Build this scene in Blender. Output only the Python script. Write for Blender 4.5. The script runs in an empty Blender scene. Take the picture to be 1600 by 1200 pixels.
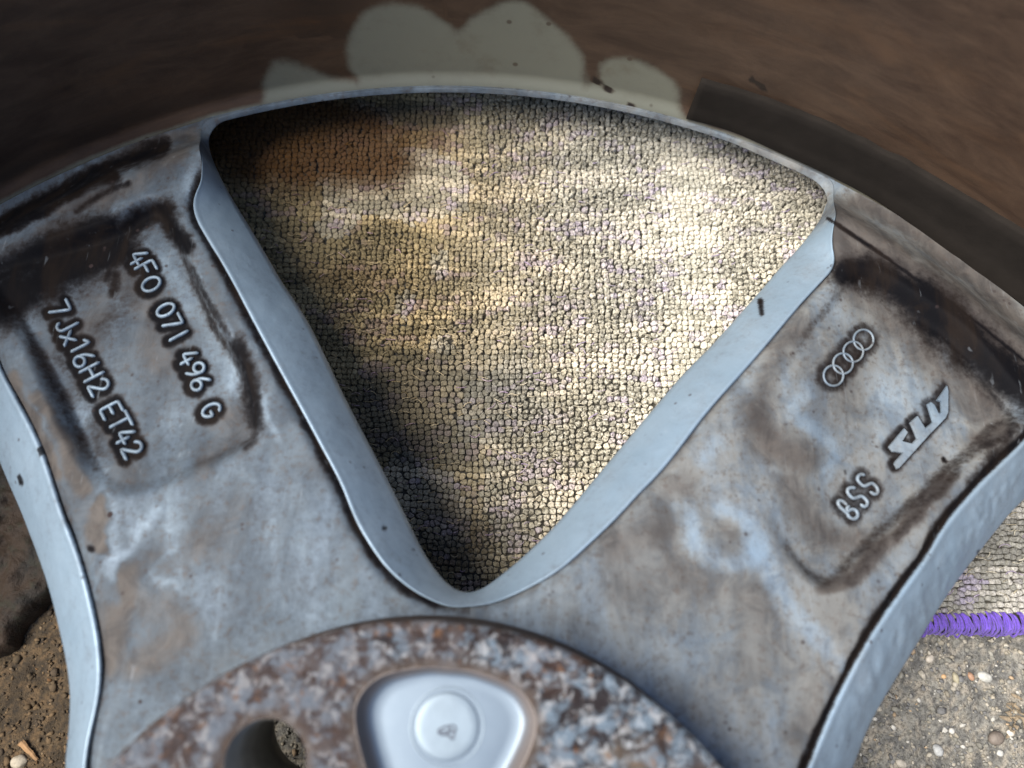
import bpy, math, random
import numpy as np
from mathutils import Matrix, Vector

random.seed(4)
rng = np.random.default_rng(11)
S = bpy.context.scene
MM = 0.001
ZOFF = 16.0            # wheel datum plane (mm above the carpet)

# ------------------------------------------------------------------ camera
FPX = 1200.0
CA, CB = 0.259587, -0.017095
CAM = np.array([11.085, 59.837, 156.121])       # mm, wheel coordinates
def _rot(a, b):
    ca, sa, cb, sb = math.cos(a), math.sin(a), math.cos(b), math.sin(b)
    return np.array([[cb, 0, sb], [0, 1, 0], [-sb, 0, cb]]) @ np.array([[1, 0, 0], [0, ca, -sa], [0, sa, ca]])
RC = _rot(CA, CB)
cd = bpy.data.cameras.new("camera")
cam = bpy.data.objects.new("camera", cd)
S.collection.objects.link(cam)
S.camera = cam
m = Matrix(RC.tolist()).to_4x4()
m.translation = Vector((CAM[0] * MM, CAM[1] * MM, (CAM[2] + ZOFF) * MM))
cam.matrix_world = m
cd.sensor_width = 36.0
cd.lens = 27.0
cd.clip_start = 0.002
cd.clip_end = 200.0
cd.dof.use_dof = True
cd.dof.focus_distance = 0.170
cd.dof.aperture_fstop = 13.0
S.render.resolution_x, S.render.resolution_y = 1024, 768

# ------------------------------------------------------------------ light
SUN_AZ = math.radians(266)      # direction the light comes from, clockwise from +Y
SUN_EL = math.radians(56)
w = bpy.data.worlds.new("World")
S.world = w
w.use_nodes = True
nt = w.node_tree
bg = nt.nodes["Background"]
sky = nt.nodes.new("ShaderNodeTexSky")
sky.sky_type = 'NISHITA'
sky.sun_disc = False
sky.sun_elevation = SUN_EL
sky.sun_rotation = SUN_AZ
sky.air_density = 1.0
sky.dust_density = 1.2
sky.ozone_density = 1.0
nt.links.new(sky.outputs[0], bg.inputs[0])
bg.inputs[1].default_value = 0.15
sd = bpy.data.lights.new("sun", 'SUN')
sun = bpy.data.objects.new("sun", sd)
S.collection.objects.link(sun)
sd.energy = 5.0
sd.angle = math.radians(44)
sd.color = (1.0, 0.94, 0.84)
sv = Vector((math.sin(SUN_AZ) * math.cos(SUN_EL), math.cos(SUN_AZ) * math.cos(SUN_EL), math.sin(SUN_EL)))
sun.rotation_euler = sv.to_track_quat('Z', 'Y').to_euler()
S.view_settings.view_transform = 'Standard'
S.view_settings.look = 'None'
S.view_settings.exposure = 1.0
S.view_settings.gamma = 1.0

# ------------------------------------------------------------------ numeric helpers
def rays(P):
    P = np.asarray(P, float)
    return np.stack([(P[:, 0] - 800) / FPX, (600 - P[:, 1]) / FPX, -np.ones(len(P))], 1) @ RC.T

def on_surface(P, zf, n=25):
    """measured outline points of the photo laid onto the surface z = zf(xy)"""
    d = rays(P)
    z = np.zeros(len(d))
    for _ in range(n):
        t = (z - CAM[2]) / d[:, 2]
        xy = CAM[:2] + d[:, :2] * t[:, None]
        z = 0.5 * z + 0.5 * zf(xy)
    return xy

def pix(X):
    q = (X - CAM) @ RC
    zz = np.minimum(q[:, 2], -1e-3)
    return np.stack([800 + FPX * q[:, 0] / -zz, 600 - FPX * q[:, 1] / -zz], 1)

def catmull(P, n=8, closed=False):
    P = np.asarray(P, float)
    k = len(P)
    out = []
    rngk = range(k if closed else k - 1)
    for i in rngk:
        if closed:
            a, b, c, d = P[(i - 1) % k], P[i], P[(i + 1) % k], P[(i + 2) % k]
        else:
            a, b, c, d = P[max(i - 1, 0)], P[i], P[i + 1], P[min(i + 2, k - 1)]
        for j in range(n):
            t = j / n
            out.append(0.5 * ((2 * b) + (c - a) * t + (2 * a - 5 * b + 4 * c - d) * t * t + (3 * b - a - 3 * c + d) * t ** 3))
    if not closed:
        out.append(P[-1])
    return np.array(out)

def resample(P, n, closed=False):
    if closed:
        P = np.vstack([P, P[:1]])
    s = np.r_[0, np.cumsum(np.hypot(*np.diff(P, axis=0).T))]
    u = np.linspace(0, s[-1], n, endpoint=not closed)
    return np.stack([np.interp(u, s, P[:, i]) for i in range(P.shape[1])], 1)

def nearest(Q, Pl, closed=False):
    """nearest point on a polyline: distance, point, segment index"""
    Q = np.asarray(Q, float)
    if closed:
        Pl = np.vstack([Pl, Pl[:1]])
    a = Pl[:-1]
    ab = Pl[1:] - a
    L2 = (ab ** 2).sum(1) + 1e-12
    D = np.empty(len(Q)); N = np.empty((len(Q), 2)); K = np.empty(len(Q), int)
    for s in range(0, len(Q), 4000):
        q = Q[s:s + 4000, None, :]
        t = np.clip(((q - a) * ab).sum(2) / L2, 0, 1)
        p = a + ab * t[..., None]
        d = ((q - p) ** 2).sum(2)
        k = d.argmin(1)
        i = np.arange(len(k))
        D[s:s + 4000] = np.sqrt(d[i, k]); N[s:s + 4000] = p[i, k]; K[s:s + 4000] = k
    return D, N, K

def inside(Q, Pl):
    x, y = Q[:, 0], Q[:, 1]
    r = np.zeros(len(Q), bool)
    n = len(Pl)
    for i in range(n):
        x1, y1 = Pl[i]; x2, y2 = Pl[(i + 1) % n]
        if y1 == y2:
            continue
        c = ((y1 > y) != (y2 > y)) & (x < (x2 - x1) * (y - y1) / (y2 - y1) + x1)
        r ^= c
    return r

def sdist(Q, Pl):
    d, _, _ = nearest(Q, Pl, True)
    return np.where(inside(Q, Pl), d, -d)      # positive inside

def sstep(a, b, x):
    t = np.clip((x - a) / (b - a), 0, 1)
    return t * t * (3 - 2 * t)

def rotcw(P, deg):
    a = math.radians(deg)
    c, s = math.cos(a), math.sin(a)
    return np.stack([P[:, 0] * c + P[:, 1] * s, -P[:, 0] * s + P[:, 1] * c], 1)

_G = rng.random((64, 64, 16))
def vnoise(X, scale):
    p = np.asarray(X, float) * scale + 137.3
    if p.shape[1] == 2:
        p = np.c_[p, np.zeros(len(p))]
    i = np.floor(p).astype(int); f = p - i
    f = f * f * (3 - 2 * f)
    def g(a, b, c):
        return _G[(i[:, 0] + a) % 64, (i[:, 1] + b) % 64, (i[:, 2] + c) % 16]
    r = 0
    for a in (0, 1):
        for b in (0, 1):
            for c in (0, 1):
                wgt = (f[:, 0] if a else 1 - f[:, 0]) * (f[:, 1] if b else 1 - f[:, 1]) * (f[:, 2] if c else 1 - f[:, 2])
                r = r + wgt * g(a, b, c)
    return r
def fbm(X, scale, o=4):
    r = 0; amp = 0.5; tot = 0
    for k in range(o):
        r = r + amp * vnoise(X, scale * 2.03 ** k); tot += amp; amp *= 0.55
    return r / tot

# ------------------------------------------------------------------ scene helpers
def mesh_of(name, V, F, mat, smooth=True, attrs=None):
    me = bpy.data.meshes.new(name)
    V = np.asarray(V, np.float32) * MM
    if isinstance(F, np.ndarray):
        k = F.shape[1]
        me.vertices.add(len(V)); me.vertices.foreach_set("co", V.ravel())
        me.loops.add(F.size); me.loops.foreach_set("vertex_index", F.astype(np.int32).ravel())
        me.polygons.add(len(F))
        me.polygons.foreach_set("loop_start", np.arange(0, F.size, k, dtype=np.int32))
        me.update(calc_edges=True)
    else:
        me.from_pydata(V.tolist(), [], [list(map(int, f)) for f in F])
    if smooth:
        me.polygons.foreach_set("use_smooth", np.ones(len(me.polygons), bool))
    for k, v in (attrs or {}).items():
        v = np.asarray(v, np.float32)
        if v.ndim == 1:
            a = me.attributes.new(k, 'FLOAT', 'POINT'); a.data.foreach_set("value", v)
        else:
            if v.shape[1] == 3:
                v = np.c_[v, np.ones(len(v), np.float32)]
            a = me.attributes.new(k, 'FLOAT_COLOR', 'POINT'); a.data.foreach_set("color", v.ravel())
    me.materials.append(mat)
    me.update()
    return me

def obj(name, me, parent=None):
    o = bpy.data.objects.new(name, me)
    S.collection.objects.link(o)
    if parent:
        o.parent = parent
    return o

def add(name, V, F, mat, parent=None, smooth=True, attrs=None):
    return obj(name, mesh_of(name, V, F, mat, smooth, attrs), parent)

def tag(o, label=None, cat=None, group=None, kind=None):
    for k, v in (('label', label), ('category', cat), ('group', group), ('kind', kind)):
        if v:
            o[k] = v
    return o

def gridfaces(nu, nv, off=0, wrap=False):
    i = np.arange(nu if wrap else nu - 1)[:, None]; j = np.arange(nv - 1)[None, :]
    i2 = (i + 1) % nu
    a = i * nv + j; b = i2 * nv + j
    return (np.stack([a, b, b + 1, a + 1], -1).reshape(-1, 4) + off)

class NT:
    """small node builder"""
    def __init__(s, name):
        s.m = bpy.data.materials.new(name); s.m.use_nodes = True
        s.t = s.m.node_tree; s.p = s.t.nodes["Principled BSDF"]
        s.co = s.t.nodes.new("ShaderNodeTexCoord").outputs["Object"]
    def n(s, typ, ins=None, **kw):
        x = s.t.nodes.new(typ)
        for k, v in kw.items():
            setattr(x, k, v)
        for k, v in (ins or {}).items():
            s.set(x.inputs[k], v)
        return x
    def set(s, sock, v):
        if isinstance(v, bpy.types.NodeSocket):
            s.t.links.new(v, sock)
        else:
            sock.default_value = v if not (isinstance(v, tuple) and len(v) == 3 and sock.type == 'RGBA') else (*v, 1)
    def noise(s, scale, detail=4, rough=.55, dist=0, vec=None, stretch=None):
        vec = vec or s.co
        if stretch:
            vec = s.n("ShaderNodeMapping", {0: vec, 'Scale': stretch}).outputs[0]
        return s.n("ShaderNodeTexNoise", {'Vector': vec, 'Scale': scale, 'Detail': detail, 'Roughness': rough, 'Distortion': dist}).outputs[0]
    def attr(s, name, col=False):
        return s.n("ShaderNodeAttribute", attribute_name=name).outputs['Color' if col else 'Fac']
    def math(s, op, a, b=0.0, c=0.0, clamp=False):
        x = s.n("ShaderNodeMath", {0: a, 1: b, 2: c}, operation=op); x.use_clamp = clamp
        return x.outputs[0]
    def step(s, v, a, b, lo=0.0, hi=1.0):
        return s.n("ShaderNodeMapRange", {0: v, 1: a, 2: b, 3: lo, 4: hi}, interpolation_type='SMOOTHSTEP').outputs[0]
    def mix(s, f, a, b, blend='MIX'):
        x = s.n("ShaderNodeMix", data_type='RGBA', blend_type=blend)
        s.set(x.inputs[0], f); s.set(x.inputs[6], a); s.set(x.inputs[7], b)
        return x.outputs[2]
    def mixf(s, f, a, b):
        x = s.n("ShaderNodeMix", data_type='FLOAT')
        s.set(x.inputs[0], f); s.set(x.inputs[2], a); s.set(x.inputs[3], b)
        return x.outputs[0]
    def bump(s, h, strength=.5, dist=.0003):
        return s.n("ShaderNodeBump", {'Height': h, 'Strength': strength, 'Distance': dist}).outputs[0]
    def out(s, **kw):
        for k, v in kw.items():
            s.set(s.p.inputs[k.replace('_', ' ')], v)
        return s.m

# ------------------------------------------------------------------ materials
def wheel_paint():
    t = NT("silver_wheel_paint")
    g, f = t.attr("grime_shade"), t.attr("film_shade")
    c5 = lambda n, k: t.math('MULTIPLY', t.math('SUBTRACT', n, .5), k)
    n1 = t.noise(45, 7, .62, 1.6)
    n2 = t.noise(150, 7, .68, .8)
    n3 = t.noise(850, 5, .65)
    n4 = t.noise(24, 4, .6, 2.2)
    warp = t.n("ShaderNodeMapping", {0: t.co, 'Rotation': (0, 0, 1.1), 'Scale': (1.0, .22, 1)}).outputs[0]
    smear = t.noise(120, 6, .62, .9, vec=warp)
    warp2 = t.n("ShaderNodeMapping", {0: t.co, 'Rotation': (0, 0, -.6), 'Scale': (1.0, .16, 1)}).outputs[0]
    smear2 = t.noise(160, 5, .6, .7, vec=warp2)
    fm = f
    for n, k in ((n1, .9), (n2, .8), (smear, .9), (smear2, .8), (n3, .45)):
        fm = t.math('ADD', fm, c5(n, k))
    fm = t.step(fm, -.45, .95)
    gm = g
    for n, k in ((n2, .7), (n1, .5), (n3, .7), (smear, .45)):
        gm = t.math('ADD', gm, t.math('MULTIPLY', c5(n, k), t.step(g, .0, .3)))
    halo = t.step(gm, .0, .75)
    gm = t.step(gm, .18, 1.0)
    vor = t.n("ShaderNodeTexVoronoi", {'Vector': t.co, 'Scale': 330.0}).outputs
    spk = t.math('MULTIPLY', t.step(vor[0], .17, .06), t.step(t.noise(120, 2), .50, .60))
    vor2 = t.n("ShaderNodeTexVoronoi", {'Vector': t.co, 'Scale': 120.0}).outputs
    spk2 = t.math('MULTIPLY', t.step(vor2[0], .075, .05), t.step(t.noise(75, 2), .52, .60))
    # hair-thin scratches
    scw = t.n("ShaderNodeMapping", {0: t.co, 'Rotation': (0, 0, .45), 'Scale': (1.0, .035, 1)}).outputs[0]
    scr = t.math('MULTIPLY', t.step(t.noise(900, 2, .5, .2, vec=scw), .66, .74), t.step(n2, .46, .60))
    scw2 = t.n("ShaderNodeMapping", {0: t.co, 'Rotation': (0, 0, -.9), 'Scale': (1.0, .05, 1)}).outputs[0]
    scr = t.math('MAXIMUM', scr, t.math('MULTIPLY', t.step(t.noise(700, 2, .5, .4, vec=scw2), .66, .76), t.math('MULTIPLY', t.step(n1, .5, .62), .7)))
    paint = t.mix(n4, (.16, .23, .30), (.235, .305, .375))
    film_shade = t.mix(t.step(t.math('ADD', f, c5(n1, .8)), .70, 1.25), t.mix(t.step(t.n('ShaderNodeSeparateXYZ', {0: t.co}).outputs[0], -.015, .06), t.mix(n4, (.028, .037, .049), (.052, .060, .068)), t.mix(n4, (.060, .062, .062), (.125, .118, .105))), t.mix(n4, (.030, .024, .020), (.062, .047, .034)))  # film tinted cool left, warm right: shade and sun put into the colour
    c = t.mix(t.math('MULTIPLY', fm, .93), paint, film_shade)
    c = t.mix(t.math('MULTIPLY', t.step(n3, .50, .72), t.math('MULTIPLY', fm, .6)), c, (.055, .045, .04))
    c = t.mix(t.step(f, -.15, .35), c, t.mix(t.step(t.math('ADD', n2, c5(smear2, .8)), .3, .7), (.70, .70, .72), (1.35, 1.33, 1.30)), 'MULTIPLY')
    c = t.mix(t.math('MULTIPLY', halo, .75), c, t.mix(n1, (.014, .014, .017), (.034, .025, .021)))
    c = t.mix(gm, c, t.mix(t.step(smear, .4, .65), (.002, .002, .003), (.008, .0055, .0045)))
    c = t.mix(t.math('MULTIPLY', scr, .13), c, (.30, .34, .38))
    spk = t.math('MAXIMUM', t.math('MULTIPLY', spk, .7), spk2)
    c = t.mix(spk, c, (.025, .018, .018))
    dirt = t.math('MAXIMUM', t.math('MULTIPLY', fm, .8), t.math('MAXIMUM', halo, spk))
    h = t.math('ADD', t.math('MULTIPLY', n3, .5), t.math('MULTIPLY', dirt, .6))
    h = t.math('ADD', h, t.math('MULTIPLY', n2, .8))
    return t.out(Base_Color=c, Metallic=t.mixf(dirt, .38, .0), Roughness=t.mixf(dirt, .46, .75),
                 Normal=t.bump(h, .28, .0003), Specular_IOR_Level=t.mixf(dirt, .5, .08))

def barrel_mat():
    t = NT("brake_dust_on_barrel")
    cl, ru, gr = t.attr("clean"), t.attr("rust"), t.attr("grime_shade")
    th = t.attr("polar", True)
    st = t.noise(1.0, 8, .68, .6, vec=t.n("ShaderNodeMapping", {0: th, 'Scale': (10, 20, 1)}).outputs[0])
    bl = t.noise(1.0, 4, .6, 1.0, vec=t.n("ShaderNodeMapping", {0: th, 'Scale': (4, 8, 1)}).outputs[0])
    fi = t.noise(420, 5, .65)
    c = t.mix(t.step(st, .15, .9), (.020, .011, .007), (.066, .041, .026))
    c = t.mix(t.math('MULTIPLY', t.step(bl, .48, .8), .6), c, (.075, .040, .020))
    c = t.mix(t.math('MULTIPLY', t.step(fi, .5, .75), .4), c, (.03, .02, .013))
    r = t.step(t.math('ADD', ru, t.math('MULTIPLY', t.math('SUBTRACT', bl, .5), .9)), .3, .75)
    c = t.mix(t.math('MULTIPLY', r, .7), c, (.085, .034, .012))
    g = t.step(t.math('ADD', gr, t.math('MULTIPLY', t.math('SUBTRACT', st, .5), .8)), .3, .8)
    c = t.mix(g, c, (.012, .008, .006))
    k = t.math('ADD', cl, t.math('MULTIPLY', t.math('SUBTRACT', t.noise(150, 8, .7), .5), t.math('MULTIPLY', t.step(cl, 0, .2), .9)))
    k = t.math('MULTIPLY', t.step(k, .12, .95), t.step(t.noise(60, 6, .7), .2, .5, .72, .95))
    pl = t.mix(t.step(t.noise(70, 4, .6), .55, .8), (.150, .152, .120), (.10, .083, .056))
    vor = t.n("ShaderNodeTexVoronoi", {'Vector': t.co, 'Scale': 160.0}).outputs[0]
    pl = t.mix(t.math('MULTIPLY', t.step(vor, .13, .06), .8), pl, (.05, .035, .025))
    c = t.mix(k, c, pl)
    return t.out(Base_Color=c, Metallic=t.mixf(k, .0, .25), Roughness=t.mixf(k, .52, .5), Specular_IOR_Level=t.mixf(k, .3, .4), Normal=t.bump(t.math('ADD', fi, t.math('MULTIPLY', st, .3)), .18, .0003))

def hub_mat():
    t = NT("rusty_mounting_face")
    n1 = t.noise(330, 7, .70, .4)
    n2 = t.noise(560, 6, .70, .3)
    n3 = t.noise(70, 3, .6)
    n4 = t.noise(480, 6, .68, .5)
    c = t.mix(t.step(n1, .44, .60), (.022, .017, .018), (.15, .195, .24))
    c = t.mix(t.step(n4, .50, .64), c, (.34, .35, .36))
    c = t.mix(t.math('MULTIPLY', t.step(n2, .56, .66), .65), c, (.20, .095, .04))
    c = t.mix(t.math('MULTIPLY', t.step(t.noise(210, 4, .6, .2), .56, .64), .8), c, (.035, .022, .018))
    c = t.mix(t.math('MULTIPLY', t.step(n3, .55, .75), .6), c, (.26, .20, .14))
    c = t.mix(t.math('MULTIPLY', t.step(t.noise(520, 3, .6), .58, .72), .45), c, (.38, .43, .48))
    dk = t.math('MULTIPLY', t.step(t.math('ADD', t.attr("film_shade"), t.math('MULTIPLY', t.math('SUBTRACT', t.noise(120, 4, .6), .5), 2.2)), .3, .8), .40)
    c = t.mix(1.0, c, (.60, .61, .62), 'MULTIPLY')
    c = t.mix(dk, c, t.mix(n2, (.030, .024, .026), (.085, .055, .042)))
    c = t.mix(t.math('MULTIPLY', t.step(t.noise(38, 5, .65), .50, .68), .55), c, t.mix(n2, (.05, .024, .014), (.15, .07, .032)))
    c = t.mix(t.attr("grime_shade"), c, (.06, .045, .036))
    return t.out(Base_Color=c, Roughness=.7, Metallic=.0, Specular_IOR_Level=.12, Normal=t.bump(t.math('ADD', n1, n2), .9, .0006))

def simple(name, col, rough=.6, metal=0, var=.25, scale=300, bump=.3, col2=None):
    t = NT(name)
    n = t.noise(scale, 5, .6)
    c2 = col2 or tuple(x * (1 - var) for x in col)
    return t.out(Base_Color=t.mix(t.step(n, .3, .7), col, c2), Roughness=rough, Metallic=metal, Normal=t.bump(n, bump, .0003))

def tint_mat(name, rough=.9, scale=900, bump=.6, sheen=0.0, dist=.0003, var=.5):
    t = NT(name)
    n = t.noise(scale, 4, .7)
    c = t.mix(t.math('MULTIPLY', t.step(n, .62, .3), var), t.attr("tint", True), (0.02, .018, .015))
    return t.out(Base_Color=c, Roughness=rough, Normal=t.bump(n, bump, dist), Sheen_Weight=sheen)

M_PAINT, M_BARREL, M_HUB = wheel_paint(), barrel_mat(), hub_mat()
M_CAST = simple("clean_cast_metal", (.15, .19, .225), .5, .5, .12, 200, .2)
tp_ = NT("cast_pocket_metal")
_n = tp_.noise(200, 4, .6)
_g = tp_.step(tp_.math('ADD', tp_.attr("grime_shade"), tp_.math('MULTIPLY', tp_.math('SUBTRACT', _n, .5), .4)), .1, .9)
M_POCK = tp_.out(Base_Color=tp_.mix(_g, tp_.mix(_n, (.13, .165, .20), (.09, .12, .155)), (.11, .09, .08)), Metallic=tp_.mixf(_g, .55, .1), Roughness=.45)
M_HOLE = simple("bolt_hole_metal", (.24, .235, .215), .5, .2, .3, 260, .3)
t = NT("black_foam_tape")
_n = t.noise(160, 5, .6)
M_TAPE = t.out(Base_Color=t.mix(_n, (.008, .007, .006), (.018, .015, .013)), Roughness=.9, Specular_IOR_Level=.05, Normal=t.bump(_n, .6, .0003))

# ------------------------------------------------------------------ WHEEL outline data (mm, wheel axis at the origin)
def zw(xy):                                     # front edge of the spokes
    return .16 * (172 - np.hypot(xy[:, 0], xy[:, 1]))
def zbase(xy):
    r = np.hypot(xy[:, 0], xy[:, 1])
    s = sstep(171, 157, r)
    b = 8.5 + .165 * (172 - r)
    z = 1.2 + (b - 1.2) * s
    return z - 2.0 * sstep(66, 56, r)

winW_px = [(325, 218), (329, 240), (340, 267), (352.5, 292.5), (370, 322), (395, 362.5), (420, 405), (441, 441), (482.6, 505), (540, 623), (603, 744), (641, 820.5),
           (664, 866.5), (695, 909), (714, 924), (733, 928.6), (748.6, 924), (775, 905), (821, 866.5), (875, 813), (936, 740),
           (1060, 593), (1110, 542), (1178, 466), (1193, 449), (1223, 414), (1245, 391), (1264, 368), (1282, 342), (1293, 320), (1292, 302),
           (1276, 283.5), (1249, 270), (1195, 246), (1127, 216), (1070, 196), (969, 169), (834, 152), (766, 145), (631, 145),
           (540, 152), (452, 165), (364, 184), (337, 196)]
W_A = resample(catmull(on_surface(winW_px, zw), 8, True), 600, True)
for _ in range(16):
    W_A = (np.roll(W_A, 1, 0) + 2 * W_A + np.roll(W_A, -1, 0)) / 4
_r = np.hypot(W_A[:, 0], W_A[:, 1])
W_A = W_A * (np.minimum(_r, 171.6) / _r)[:, None]
UL_px = [(313, 213), (313, 240), (314, 264), (312, 284), (304, 300), (299, 318), (303, 338), (314, 360), (354, 427), (395, 505), (435, 579), (472.5, 647), (499.5, 697.5), (530, 755), (553, 812),
         (578, 855), (607, 893), (645, 924), (683, 943), (709, 950), (735, 948), (770, 943), (817.6, 924), (873, 893), (913, 859),
         (963, 812), (1002, 770), (1030, 742), (1060, 706), (1110.6, 640), (1185, 556), (1249, 480), (1284, 442), (1303, 421), (1307, 404), (1303, 388), (1302, 370), (1305, 348), (1305, 324), (1303, 305)]
ul = on_surface(UL_px, zbase)
# the window's outer edge: a thin lip just outside the opening
r_out = 172.25
a0 = math.atan2(W_A[0, 0], W_A[0, 1])
arcs = []
cor_r = [(85.2, 143.8), (87.2, 146.4), (87.3, 148.2)]
top = W_A[(np.hypot(W_A[:, 0], W_A[:, 1]) > 169.5)]
th = np.degrees(np.arctan2(top[:, 0], top[:, 1]))
ths = np.linspace(th.max() + .3, th.min() - .4, 24)
arc = np.stack([r_out * np.sin(np.radians(ths)), r_out * np.cos(np.radians(ths))], 1)
U_A = resample(catmull(np.vstack([ul, arc]), 6, True), 720, True)
for _ in range(9):
    U_A = (np.roll(U_A, 1, 0) + 2 * U_A + np.roll(U_A, -1, 0)) / 4

def adapt(loop, traced, reach=30.0):
    d, n, k = nearest(loop, traced)
    e = np.minimum(np.hypot(*(loop - traced[0]).T), np.hypot(*(loop - traced[-1]).T))
    disp = n - loop
    L = len(traced) - 1
    atend = (np.hypot(*(n - traced[0]).T) < 1e-6) | (np.hypot(*(n - traced[-1]).T) < 1e-6)
    out = loop.copy()
    for i in range(len(loop)):
        if not atend[i]:
            if d[i] < 14:
                out[i] = n[i]
        else:
            end = traced[0] if np.hypot(*(loop[i] - traced[0])) < np.hypot(*(loop[i] - traced[-1])) else traced[-1]
            dd, nn, _ = nearest(end[None], loop, True)
            v = end - nn[0]
            f = sstep(reach, 0, np.array([np.hypot(*(loop[i] - end))]))[0]
            out[i] = loop[i] + v * f
    for _ in range(40 if len(out) > 650 else 6):
        out = (np.roll(out, 1, 0) + 2 * out + np.roll(out, -1, 0)) / 4
    return out

rL_px = [(1600, 782), (1575, 805), (1529, 863), (1491, 912), (1460, 958), (1425, 1016), (1383, 1085), (1353, 1139), (1331, 1198)]
rU_px = [(1600, 690), (1544, 742), (1479, 815), (1448.6, 868), (1406, 926), (1364, 987), (1333.6, 1041), (1307, 1095), (1284, 1145), (1266, 1195)]
lR_px = [(-8, 700), (15, 755), (42, 817), (77, 912), (100, 1001), (111, 1058), (114, 1104), (111, 1154), (105, 1198)]
lU_px = [(0, 576), (34, 637), (64, 697.5), (96, 797.5), (123, 866.5), (142, 939), (153, 989), (159, 1050), (156, 1090), (145, 1130), (132, 1190)]
W_B = adapt(rotcw(W_A, 72), catmull(on_surface(rL_px, zw), 6))
U_B = adapt(rotcw(U_A, 72), catmull(on_surface(rU_px, zbase), 6))
W_C = adapt(rotcw(W_A, -72), catmull(on_surface(lR_px, zw), 6))
U_C = adapt(rotcw(U_A, -72), catmull(on_surface(lU_px, zbase), 6))
W_D, U_D = rotcw(W_A, 144), rotcw(U_A, 144)
W_E, U_E = rotcw(W_A, -144), rotcw(U_A, -144)
LOOPS = {'A': (W_A, U_A), 'B': (W_B, U_B), 'C': (W_C, U_C), 'D': (W_D, U_D), 'E': (W_E, U_E)}
AX = 5.8                                        # bearing of the middle window

# ---- pockets on the backs of the two spokes in view
pkL_px = [(168, 343), (200, 320), (233, 306), (256, 314), (275, 345), (300, 405), (337, 488), (371, 546), (396, 605), (405, 650),
          (401, 686), (380, 704), (320, 735), (240, 770), (160, 770), (105, 700), (60, 600), (15, 510), (-30, 450), (-20, 410), (70, 375)]
pkR_px = [(1318, 430), (1345, 417), (1384, 427), (1448, 468), (1509, 510), (1566, 574), (1610, 640), (1560, 690), (1500, 750),
          (1402, 838), (1356, 884), (1330, 912), (1303, 926), (1268, 915), (1225, 870), (1180, 790), (1160, 700), (1180, 620), (1240, 520), (1290, 460)]
pkL = resample(catmull(on_surface(pkL_px, zbase), 6, True), 150, True)
pkR = resample(catmull(on_surface(pkR_px, zbase), 6, True), 150, True)
def ztop(xy):
    z = zbase(xy)
    r = np.hypot(xy[:, 0], xy[:, 1])
    far = (r > 80)
    if far.any():
        q = xy[far]
        p = pix(np.c_[q, z[far]])
        dl = sdist(q, pkL); dr = sdist(q, pkR)
        fade = sstep(790, 640, p[:, 1]) * .8 + .2
        fl = sstep(0, 120, p[:, 0]) * .5 + .5
        z[far] -= 3.6 * sstep(-.4, 2.9, dl) * fade * fl
        fr = sstep(1210, 1380, p[:, 0] + (p[:, 1] - 700) * .25) * .92 + .08
        z[far] -= 3.4 * sstep(-.4, 3.2, dr) * fr
    return z

# ------------------------------------------------------------------ raised lettering (strokes in a unit box)
def ov(x0, x1, y0, y1, a=0, b=360, n=20):
    t = np.radians(np.linspace(a, b, n))
    return [((x0 + x1) / 2 + (x1 - x0) / 2 * math.cos(k), (y0 + y1) / 2 + (y1 - y0) / 2 * math.sin(k)) for k in t]
GL = {
    '4': [[(.30, 1), (.02, .34), (.60, .34)], [(.42, .62), (.42, .02)]],
    'F': [[(.05, 0), (.05, 1), (.55, 1)], [(.05, .52), (.46, .52)]],
    'O': [ov(.0, .64, 0, 1)], '0': [ov(.02, .56, 0, 1)],
    '7': [[(.0, 1), (.56, 1), (.20, 0)]],
    '1': [[(.12, .78), (.34, 1), (.34, 0)]], 'I': [[(.30, 1), (.30, 0)]],
    '9': [ov(.04, .56, .44, 1), [(.56, .72), (.50, .30), (.26, 0)]],
    '6': [ov(.04, .56, 0, .54), [(.04, .27), (.10, .66), (.36, 1)]],
    'G': [ov(.02, .60, 0, 1, 48, 350) + [(.60, .44), (.36, .44)]],
    'J': [[(.50, 1), (.50, .22)] + ov(.10, .50, 0, .44, 0, -170, 9)],
    'x': [[(.04, .62), (.52, .04)], [(.52, .62), (.04, .04)]],
    'H': [[(.04, 0), (.04, 1)], [(.56, 0), (.56, 1)], [(.04, .5), (.56, .5)]],
    '2': [ov(.04, .54, .46, 1, 170, -35, 12) + [(.04, 0), (.58, 0)]],
    'E': [[(.55, 1), (.06, 1), (.06, 0), (.55, 0)], [(.06, .5), (.46, .5)]],
    'T': [[(-.06, 1), (.66, 1)], [(.30, 1), (.30, 0)]],
}
LET = []      # (spoke, [pixel polylines], radius)
def line_text(items, tdir, h):
    t = np.array(tdir, float); t /= np.hypot(*t); u = np.array([t[1], -t[0]])
    for ch, cx, cy in items:
        pl = []
        for st in GL[ch]:
            st = np.array(st, float)
            pl.append(np.array([cx, cy]) + np.outer((st[:, 0] - .3) * h, t) + np.outer((st[:, 1] - .5) * h, u))
        LET.append(('L', pl, .38))
line_text([('4', 217, 403), ('F', 229, 420), ('O', 237, 444), ('0', 260, 485), ('7', 270, 505), ('I', 280, 525), ('4', 295, 559),
           ('9', 306, 578), ('6', 314, 599), ('G', 331, 641)], (.47, .88), 30)
line_text([('7', 94, 484), ('J', 105, 507), ('x', 112, 527), ('1', 127, 541), ('6', 132, 562), ('H', 144, 582), ('2', 156, 604),
           ('E', 175, 641), ('T', 188, 660), ('4', 196, 682), ('2', 208, 702)], (.46, .89), 32)
def fromcrop(pts, ox, oy, sc):
    return np.array([(ox + x / sc, oy + y / sc) for x, y in pts])
SC = 1309 / 120
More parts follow.
